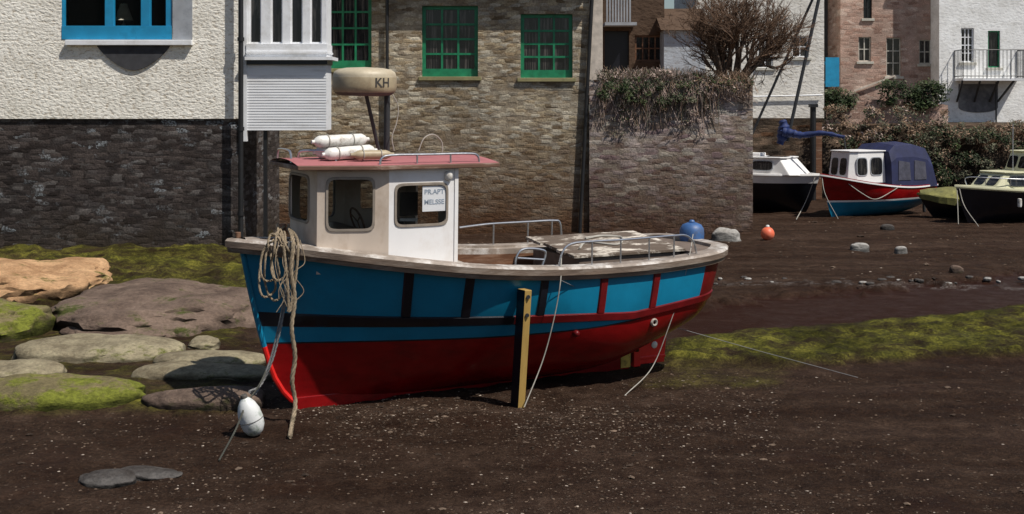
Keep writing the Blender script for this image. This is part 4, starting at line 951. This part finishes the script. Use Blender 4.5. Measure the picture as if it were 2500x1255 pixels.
mb=MB(); mb.prism([(4.56,-.02),(4.99,-.02),(4.99,.02),(4.56,.02)],.04,.60,fn=lambda x,y,z:(x+(.05 if z>.3 and x>4.8 else 0),y,z)); mb.box(4.52,4.62,-.035,.035,.02,.60); mb.box(4.56,5.0,-.032,.032,.36,.41); mb.box(4.56,5.0,-.032,.032,.10,.14)
rud=mb.out('rudder','litred',T,bevel=.008)
mb=MB(); mb.lathe([(0,.0),(.04,.0),(.045,.01),(.03,.02),(0,.022)],(4.83,-.021,.27),16,0,Matrix.Rotation(math.radians(90),3,'X')); mb.out('anode','fender',T,smooth=True,parent=rud)
mb=MB(); pc=Vector((4.50,0,.22)); mb.lathe([(0,-.05),(.03,-.04),(.035,0),(.03,.04),(0,.06)],pc,12,0,Matrix.Rotation(math.radians(90),3,'Y'))
for k in range(3):
    a=k*2.094+.5; r1=Vector((0,math.cos(a),math.sin(a))); t1=Vector((0,-math.sin(a),math.cos(a))); X_=Vector((1,0,0))
    vs=[]
    for rr2,wd in ((.03,.025),(.08,.05),(.12,.055),(.15,.03)):
        vs+=[pc+r1*rr2-t1*wd-X_*wd*.5,pc+r1*rr2+t1*wd+X_*wd*.5]
    mb.add(vs,[(0,1,3,2),(2,3,5,4),(4,5,7,6)])
mb.out('propeller','bronze',T)
mb=MB(); q=findq(1405,zw); p=HL.p(q,.72,-1); mb.lathe([(.035,0),(.04,.02),(.03,.05),(.015,.06),(0,.06)],p,14,0,Matrix.Rotation(math.radians(90),3,'X')); mb.out('skin_fitting','darkred',T,smooth=True)
mb=MB(); zf_=lambda q:zw(q)-.03; q=findq(1598,zf_); p=HL.p(q,zw(q)-.08,-1); mb.lathe([(.02,.0),(.045,.0),(.05,.015),(.035,.03),(.02,.02)],p,16,0,Matrix.Rotation(math.radians(90),3,'X')); mb.out('exhaust_outlet','rimtop',T,smooth=True)
mb=MB(); mb.tube([(-.02,0,1.72),(-.02,0,2.0)],.04,10); mb.tube([(-.02,-.12,1.93),(-.02,.12,1.93)],.018,8); mb.out('bitts','innerwood',T,smooth=True)
mb=MB(); mb.tube([(-.5,0.03,1.84),(-.5,0.03,1.93)],.03,10); mb.out('stem_head','innerwood',T,smooth=True)
# beaching leg
lt=BW(1281,712,1.13); lb=BW(1264,992,1.03)
Lg=Thing('beaching_leg',(lb.x,lb.y,0),'yellow ochre wooden leg propping the boat upright','prop')
mb=MB()
dx=Vector((C_,S_,0)); dy=Vector((S_,-C_,0))
def legv(z,sx,sy,w=.085,d=.17):
    k=z/1.28; c=Vector((lb.x+(lt.x-lb.x)*k,lb.y+(lt.y-lb.y)*k,z)); return c+dx*sx*w/2+dy*sy*d/2
vs=[legv(z,a,b) for z in (-.05,1.27) for a,b in ((-1,-1),(1,-1),(1,1),(-1,1))]
mb.add(vs,[(0,1,2,3),(7,6,5,4),(1,0,4,5),(3,2,6,7),(2,1,5,6)],0); mb.add([vs[0],vs[3],vs[7],vs[4]],[(0,1,2,3)],1); mb.out('leg_post',['legwood','black'],Lg,bevel=.006)  # bow-side face blackened, its shade put in as colour
for z in (1.0,1.2):
    mb=MB(); c=legv(z,0,1.05); mb.lathe([(.0,.02),(.022,.02),(.022,0)],c,8,0,Matrix.Rotation(math.radians(90),3,'X')); mb.out('bolt','darkmetal',Lg)
bc=BW(1689,573,-.05)
B=Thing('blue_buoy',tuple(bc),'round scuffed blue plastic buoy resting on the stern','buoy')
mb=MB(); mb.lathe([(.0,-.17),(.10,-.16),(.14,-.12),(.155,-.05),(.158,.02),(.152,.08),(.12,.13),(.06,.155),(.0,.16)],bc,26); mb.out('float','buoyblue',B,smooth=True)
mb=MB(); mb.lathe([(.03,.14),(.04,.17),(.025,.19),(0,.19)],bc,12); mb.out('eye','buoyblue',B,smooth=True)
# ---- ropes
def ropething(mb,name,mats,loc,label,cat='rope',**k): return single(mb,name,mats,tuple(loc),label,cat,recalc=False,smooth=True,**k)
mb=MB()
pth=spline([BW(703,556,.1),BW(712,572,.36),BW(716,600,.60),BW(710,660,.62),BW(719,730,.60),BW(712,800,.61),BW(720,870,.60),BW(713,930,.60),BW(721,985,.60),GP(713,1036,.03),GP(708,1066,.03)],210); rope(mb,pth,.021,28)
pth=spline([BW(703,556,.1),BW(722,575,.36),BW(728,605,.60),BW(720,690,.60),BW(706,760,.60),BW(702,690,.60),BW(692,600,.58)],90); rope(mb,pth,.014,44)
ropething(mb,'mooring_rope',['rope'],BW(716,600,.56),'thick tan twisted rope hanging over the bow to the mud')
mb=MB()
for (cx_,cy_,rx_,ry_,v) in ((672,652,30,76,.46),(662,636,20,54,.50),(654,658,16,68,.48),(684,628,24,50,.54)):
    ph=R.uniform(0,6)
    pts=[BW(cx_+rx_*math.sin(a)*(1-.35*math.cos(a))+5*math.sin(2*a+ph),cy_-ry_*math.cos(a)+7*math.sin(3*a+ph),v+.04*math.sin(3*a+ph)) for a in [6.283*k/20 for k in range(21)]]
    rope(mb,spline(pts,80),.011,45)
for k in range(7):
    pts=[BW(690+R.uniform(-14,26),554+R.uniform(-8,8),.1),BW(700+R.uniform(-28,30),574,.3),BW(700+R.uniform(-38,32),602,.56)]; rope(mb,spline(pts,24),.011,40)
for k in range(7):
    x_=R.uniform(668,738); pts=[BW(x_,585,.5),BW(x_+R.uniform(-12,12),640,.60)]; y_=640
    for j in range(3): y_+=R.uniform(20,50); pts.append(BW(x_+R.uniform(-16,16),y_,.61))
    mb.tube(spline(pts,30),.0045,5)
ropething(mb,'coiled_rope',['rope'],BW(672,650,.42),'tangled coil of frayed tan rope looped over the bow rail')
mb=MB()
rope(mb,spline([BW(712,590,.56),BW(702,700,.5),BW(685,800,.46),BW(664,880,.42),BW(636,940,.40),Vector((WX(609,13.05),13.05,.42))],140),.012,40)
rope(mb,spline([BW(705,590,.56),BW(694,720,.48),BW(670,840,.42),BW(648,910,.40),BW(625,960,.4),Vector((WX(609,13.05),13.05,.41))],140),.009,50)
ropething(mb,'buoy_rope',['ropeblue'],BW(700,700,.5),'grey twisted ropes running from the bow to the buoy')
mb=MB(); rope(mb,spline([BW(655,890,.36),BW(636,935,.5),BW(600,990,.9),GP(575,1050,.12),GP(535,1124,.01)],90),.009,50); ropething(mb,'anchor_rope',['ropedark'],GP(575,1050,.1),'dark anchor line running down into the mud')
bc=Vector((WX(612,13.),13.,.175)); tilt=Euler((math.radians(8),math.radians(-16),0)).to_matrix()
B=Thing('mooring_buoy',(bc.x,bc.y,0),'white pear shaped mooring buoy stained green lying on mud','buoy')
mb=MB(); mb.lathe([(0,-.19),(.045,-.184),(.082,-.155),(.110,-.10),(.120,-.02),(.112,.07),(.088,.14),(.058,.185),(.034,.21)],bc,26,0,tilt); mb.out('float','buoywhite',B,smooth=True)
mb=MB(); mb.lathe([(.034,.208),(.036,.23),(.03,.245),(0,.245)],bc,14,0,tilt); mb.out('collar','radardark',B,smooth=True)
mb=MB(); mb.tube([bc+tilt@Vector((.121*math.cos(a),0.121*math.sin(a),-.02)) for a in [6.283*k/24 for k in range(25)]],.004,4) ; mb.out('band','radardark',B,smooth=True)
a_,q_=gp(1376,.0)
mb=MB(); mb.tube(spline([BM@(a_+Vector((0,0,.1))),BW(1368,690,1.16),BW(1352,780,1.12),BW(1325,880,1.1),GP(1280,994,.01)],50),.0065,6); ropething(mb,'stern_line',['ropegrey'],GP(1280,994),'thin pale rope hanging from the side rail to the mud')
mb=MB(); mb.tube(spline([BW(1692,572,.70),BW(1684,620,.95),BW(1665,700,.96),BW(1632,800,.92),BW(1590,900,.9),GP(1525,966,.01)],50),.0055,6); ropething(mb,'stern_line',['ropegrey'],GP(1525,966),'thin pale rope hanging from the stern rail')
mb=MB(); mb.tube(spline([BW(1370,685,1.15),GP(1560,770,.75),GP(1800,842,.35),GP(2095,922,.05)],50),.004,5); ropething(mb,'thin_wire',['ropeblue'],GP(2095,922),'thin wire stretched from the boat to the mud','wire')
oc=GP(1874,586); B=Thing('orange_buoy',tuple(oc),'small round orange buoy lying on the mud','buoy')
r=.165; mb=MB(); mb.lathe([(r*math.sin(math.pi*k/14)+1e-4,.15-r*math.cos(math.pi*k/14)) for k in range(15)],oc,22); mb.out('float','buoyorange',B,smooth=True)
mb=MB(); mb.lathe([(.04,.30),(.05,.33),(.03,.36),(0,.36)],oc,10); mb.out('eye','buoywhite',B,smooth=True)
# ------------------------------------------------------------ far boats
def far_boat(name,label,loc,rot,L,Bm,zs,wl,cols,top=.09,deck='farcabin',rimm=None,group='boats moored by the quay'):
    T=Thing(name,loc,label,'boat',rot=(0,0,math.radians(rot)),local=True,group=group)
    st=lambda z: .15-.45*min(1,max(0,z/zs[0]))**.8
    te=lambda z: L+.1*z
    sh=lambda q: cr([0,.3,.65,1.],zs,q)
    zb_=lambda q: cr([0,.6,.8,1.],[.0,.0,.08,.3*zs[2]],q)
    def B_(q): return Bm*(1-(1-min(q,.5)/.5)**2.6) if q<.5 else cr([.5,.8,1.],[Bm,Bm*.95,Bm*.78],q)
    Hh=Hull(st,te,sh,zb_,B_,bow=.45,pw=.7)
    w1=lambda q: max(wl+.06*q,zb_(q)+.02); w2=lambda q: w1(q)+.05; tp=lambda q: sh(q)-top
    mb=hull_mesh(Hh,[zb_,w1,w2,tp,sh],[8,1,5,2],lambda k,q:k,40); mb.out('hull',cols,T,smooth=True)
    lp=sheer_loop(Hh,30); mb,_=rim_mesh(lp,.03,.10,.04,.03); mb.out('gunwale',[rimm or cols[3],cols[3]],T,smooth=True)
    mb=MB(); row=[]
    for i in range(21):
        q=.02+.97*i/20; p=Hh.p(q,sh(q),-1); y=abs(p.y)-.04; row+=[(p.x,-y,sh(q)-.02),(p.x,0,sh(q)+.02),(p.x,y,sh(q)-.02)]
    mb.add(row,[(i*3+k,(i+1)*3+k,(i+1)*3+k+1,i*3+k+1) for i in range(20) for k in (0,1)]); mb.out('deck',deck,T,smooth=True)
    return T,Hh,sh
def cabin(T,t0,t1,hw,z0,z1,front=.3,taper=.85,mat='farcabin',wins=(),fw=(),name='cabin',topmat=None):
    mb=MB(); b=[(t0,-hw*.75),(t0,hw*.75),(t0+.25,hw),(t1,hw),(t1,-hw),(t0+.25,-hw)]
    tpz=[(t0+front,-hw*.75*taper),(t0+front,hw*.75*taper),(t0+.25+front*.8,hw*taper),(t1-.05,hw*taper),(t1-.05,-hw*taper),(t0+.25+front*.8,-hw*taper)]
    vs=[(x,y,z0) for x,y in b]+[(x,y,z1) for x,y in tpz]
    mb.add(vs,[tuple(range(5,-1,-1)),tuple(range(6,12))]+[(k,(k+1)%6,6+(k+1)%6,6+k) for k in range(6)])
    c_=mb.out(name,mat,T,bevel=.02)
    mb=MB(); cx=sum(p[0] for p in tpz)/6; mb.prism([(cx+(x-cx)*1.06,y*1.08) for x,y in tpz],z1+.002,z1+.035); mb.out('cabin_roof',topmat or mat,T,bevel=.01,parent=c_)
    for side in (-1,1):
        for (a,b_) in wins:
            ang=[6.283*k/28 for k in range(28)]; w_=MB(); W2=MB()
            def S(x,z,o):
                k=(z-z0)/(z1-z0); return (x,side*(hw+(hw*taper-hw)*k+o),z)
            zc=(z0+z1)/2+.03; hz=(z1-z0)*.27; xc=(a+b_)/2; hx=(b_-a)/2
            o_=[supell(hx,hz,5,q) for q in ang]; O2=[supell(hx+.025,hz+.025,5,q) for q in ang]
            w_.add([S(xc+x,zc+z,.012) for x,z in o_]+[S(xc,zc,.012)],[(k,(k+1)%28,28) for k in range(28)]); wo=w_.out('window','glass',T,recalc=False)
            W2.add([S(xc+x,zc+z,.016) for x,z in o_]+[S(xc+x,zc+z,.016) for x,z in O2]+[S(xc+x,zc+z,.0) for x,z in O2],[(k,(k+1)%28,28+(k+1)%28,28+k) for k in range(28)]+[(28+k,28+(k+1)%28,56+(k+1)%28,56+k) for k in range(28)]); W2.out('frame','darkmetal' if mat!='farcabin' else 'greystone',T,parent=wo,recalc=False)
    for (a,b_) in fw:
        def S2(y,z,o):
            k=(z-z0)/(z1-z0); return (t0+front*k-o,y,z)
        zc=(z0+z1)/2+.03; hz=(z1-z0)*.27; ang=[6.283*k/28 for k in range(28)]; o_=[supell((b_-a)/2,hz,5,q) for q in ang]
        w_=MB(); w_.add([S2((a+b_)/2+x,zc+z,.012) for x,z in o_]+[S2((a+b_)/2,zc,.012)],[(k,(k+1)%28,28) for k in range(28)]); w_.out('window','glass',T,recalc=False)
    return c_
T,Hh,sh=far_boat('cabin_cruiser','red and blue cabin boat with white wheelhouse and navy canopy',(9.05,37.5,0),30,3.6,.85,[1.24,1.0,.86,.88],.44,['blue','farcabin','red','red'],top=.05,deck='greystone',rimm='farcabin')
cabin(T,.35,1.75,.52,.98,1.88,.12,.93,wins=((.62,1.0),(1.15,1.6)),fw=((-.3,-.04),(.04,.3)))
mb=MB(); prof=[(-.68,0),(-.65,.66),(-.56,.94),(0,.99),(.56,.94),(.65,.66),(.68,0)]; st_=[(1.72,.86,1.08),(1.95,.86,1.28),(2.65,.86,1.30),(3.2,.84,1.18),(3.42,.84,.86),(3.6,.84,.05)]
row=[(x,y*1.15,z0+z*k) for x,z0,k in st_ for y,z in prof]; n=7
mb.add(row,[(i*n+j,(i+1)*n+j,(i+1)*n+j+1,i*n+j+1) for i in range(5) for j in range(6)]+[tuple(range(7)),tuple(35+k for k in range(7))])
cp=mb.out('canopy','navy',T,bevel=.01)
for (a,b_) in ((1.98,2.48),(2.62,3.12)):
    mb=MB()
    def yy_(z): zz=(z-.86)/1.28; return -(.68-.03*min(1,zz/.66))*1.15-.014
    mb.add([(a,yy_(1.05),1.05),(b_,yy_(1.05),1.05),(b_-.04,yy_(1.55),1.56),(a+.02,yy_(1.55),1.62)],[(0,1,2,3)]); mb.out('window','vinyl',T,parent=cp,recalc=False)
mb=MB(); mb.tube(spline([(.2,-.3,1.14),(.6,-.72,.72),(1.0,-.85,.55),(1.6,-.88,.75),(2.0,-.85,.92)],30),.012,5); mb.tube(spline([(-.25,0,1.2),(-.4,-.3,.7),(-.2,-.6,.02)],20),.010,5); mb.out('rope','ropegrey',T)
mb=MB(); mb.box(3.68,3.9,-.12,.12,.5,1.0); mb.tube([(3.85,0,.5),(3.87,0,.0)],.05,8); mb.out('outboard_motor','darkmetal',T,bevel=.03)
T,Hh,sh=far_boat('sailing_boat','white cabined black hulled sailing boat with blue sail cover',(8.95,39.3,0),148,4.6,.95,[1.14,1.14,1.18,1.2],.30,['black','black','black','farcabin'],top=.26)
cabin(T,.15,3.3,.70,1.12,1.62,.45,.86,wins=((.95,1.6),(2.1,2.6)))
mb=MB(); mb.box(1.5,2.1,-.25,.25,1.66,1.76); mb.out('hatch','farcabin',T,bevel=.02)
mb=MB(); mb.box(.75,1.25,-.3,.3,1.66,1.685); mb.out('hatch_cover','brownwall',T,bevel=.005)
BmT=Matrix.Translation((8.95,39.3,0))@Matrix.Rotation(math.radians(148),4,'Z'); Bi2=BmT.inverted()
def L2(px,py,D): return Bi2@WP(px,py,D)
mb=MB(); mb.tube([L2(1922,345,39.6),L2(2012,-60,39.6)],.055,8); mb.out('mast','darkmetal',T,smooth=True)
mb=MB(); mb.tube([L2(1828,345,40.6),L2(2010,-60,39.6)],.04,6); mb.out('spar','darkmetal',T,smooth=True)
mb=MB(); mb.tube(spline([L2(1912,322,39.5),L2(1935,326,39.4),L2(1960,330,39.3),L2(2010,325,39.1),L2(2062,335,38.9)],20),[.15-.105*i/20+.015*math.sin(i*2.3) for i in range(21)],9); mb.out('sail_cover','covblue',T,smooth=True)
mb=MB(); mb.tube(spline([L2(1910,293,39.6),L2(1914,312,39.6),L2(1911,330,39.6),L2(1904,352,39.6)],14),[.09+.09*math.sin(math.pi*i/14)+.02*math.sin(i*1.9) for i in range(15)],10); mb.out('sail_bundle','covblue',T,smooth=True)
mb=MB(); mb.tube([L2(2060,330,38.9),L2(2066,372,38.9)],.02,6); mb.out('boom_crutch','darkmetal',T); mb=MB(); mb.tube(spline([L2(1990,432,38.7),L2(1968,490,38.5),L2(1944,536,36.9)],20),.012,5); mb.out('rope','ropegrey',T)
T,Hh,sh=far_boat('motor_boat','black hulled motor boat with cream wheelhouse',(12.35,35.8,0),22,6.2,1.0,[1.03,.90,.86,.95],.22,['black','black','black','creamyel'],top=.07,deck='greystone')
cabin(T,.55,3.1,.68,.90,1.36,.45,.88,'creamyel',wins=((1.0,1.6),(1.72,2.45),(2.55,3.0)),fw=((-.42,-.05),(.05,.42)))
cabin(T,1.75,3.9,.6,1.30,1.92,.25,.88,'creamyel',wins=((2.15,2.8),(2.92,3.6)),fw=((-.38,-.04),(.04,.38)),name='wheelhouse')
mb=MB(); mb.tube(spline([(.0,-.1,1.03),(-.0,-.1,1.25),(.5,-.50,1.25),(1.2,-.82,1.22),(2.2,-.95,1.20),(3.,-.98,1.2)],30),.014,5)
for k in range(5): x=.4+k*.6; q=(x+.2)/6.3; pp=Hh.p(q,sh(q),-1); mb.tube([(x,pp.y+.05,sh(q)),(x,pp.y+.05,1.22)],.011,5)
mb.out('handrail','steel',T)
mb=MB(); mb.tube(spline([(-.25,0,1.0),(-.35,-.15,.5),(-.5,-.35,.02)],20),.012,5); mb.tube(spline([(-.22,-.05,1.0),(-.25,-.3,.5),(-.3,-.9,.0)],20),.012,5); mb.out('rope','ropegrey',T)
mb=MB(); mb.lathe([(0,-.12),(.05,-.11),(.06,-.05),(.06,.05),(.05,.11),(0,.12)],(1.0,-1.0,.6),12); mb.out('fender','fender',T,smooth=True)
mb=MB(); mb.tube([(1.7,0,1.3),(1.7,0,2.7)],.015,6); mb.out('aerial','steel',T)
T,Hh,sh=far_boat('covered_dinghy','small dinghy under a yellow green tarpaulin',(11.95,37.6,0),-8,2.3,.5,[.68,.58,.52,.55],.12,['black','black','black','tarp'],deck='tarp')
mb=MB(); row=[];n=12
for i in range(n+1):
    q=.02+.96*i/n; p=Hh.p(q,sh(q),-1); y=abs(p.y)+.05; zc=sh(q)+.04+.28*math.sin(math.pi*min(1,(i+.6)/n))**.8
    for k,(a,b) in enumerate(((-1,-.18),(-1,.04),(-.5,.5),(0,1),(.5,.5),(1,.04),(1,-.18))):
        row.append((p.x,y*a,sh(q)+(zc-sh(q))*b+.015*R.uniform(-1,1)-(0 if 0<k<6 else .12)))
mb.add(row,[(i*7+j,(i+1)*7+j,(i+1)*7+j+1,i*7+j+1) for i in range(n) for j in range(6)]); mb.out('tarpaulin','tarp',T)
# ------------------------------------------------------------ camera, light
cd=bpy.data.cameras.new('camera'); cam=bpy.data.objects.new('camera',cd); COL.objects.link(cam)
cam.location=(0,0,H); cam.rotation_euler=(math.radians(90),0,0); cd.sensor_width=36; cd.lens=36*F/2500; cd.shift_y=-(627.5-HY)/2500; cd.clip_end=1500; cd.clip_start=.1
sc.camera=cam
el=math.radians(56); hz=Vector((.82,-.57)).normalized()
sv=Vector((hz.x*math.cos(el),hz.y*math.cos(el),math.sin(el)))
sl=bpy.data.lights.new('sun','SUN'); sl.energy=4.7; sl.angle=math.radians(.5); sl.color=(1,.95,.87)
so=bpy.data.objects.new('sun',sl); COL.objects.link(so); so.rotation_euler=sv.to_track_quat('Z','Y').to_euler(); so.location=(10,-10,30)
w=bpy.data.worlds.new('World'); sc.world=w; w.use_nodes=True; nt=w.node_tree
bg=nt.nodes['Background']; sk=nt.nodes.new('ShaderNodeTexSky'); sk.sky_type='NISHITA'; sk.sun_disc=False; sk.sun_elevation=el; sk.sun_rotation=math.atan2(sv.x,sv.y)
nt.links.new(sk.outputs[0],bg.inputs[0]); bg.inputs[1].default_value=.07
sc.view_settings.view_transform='Standard'; sc.view_settings.look='None'; sc.view_settings.exposure=0
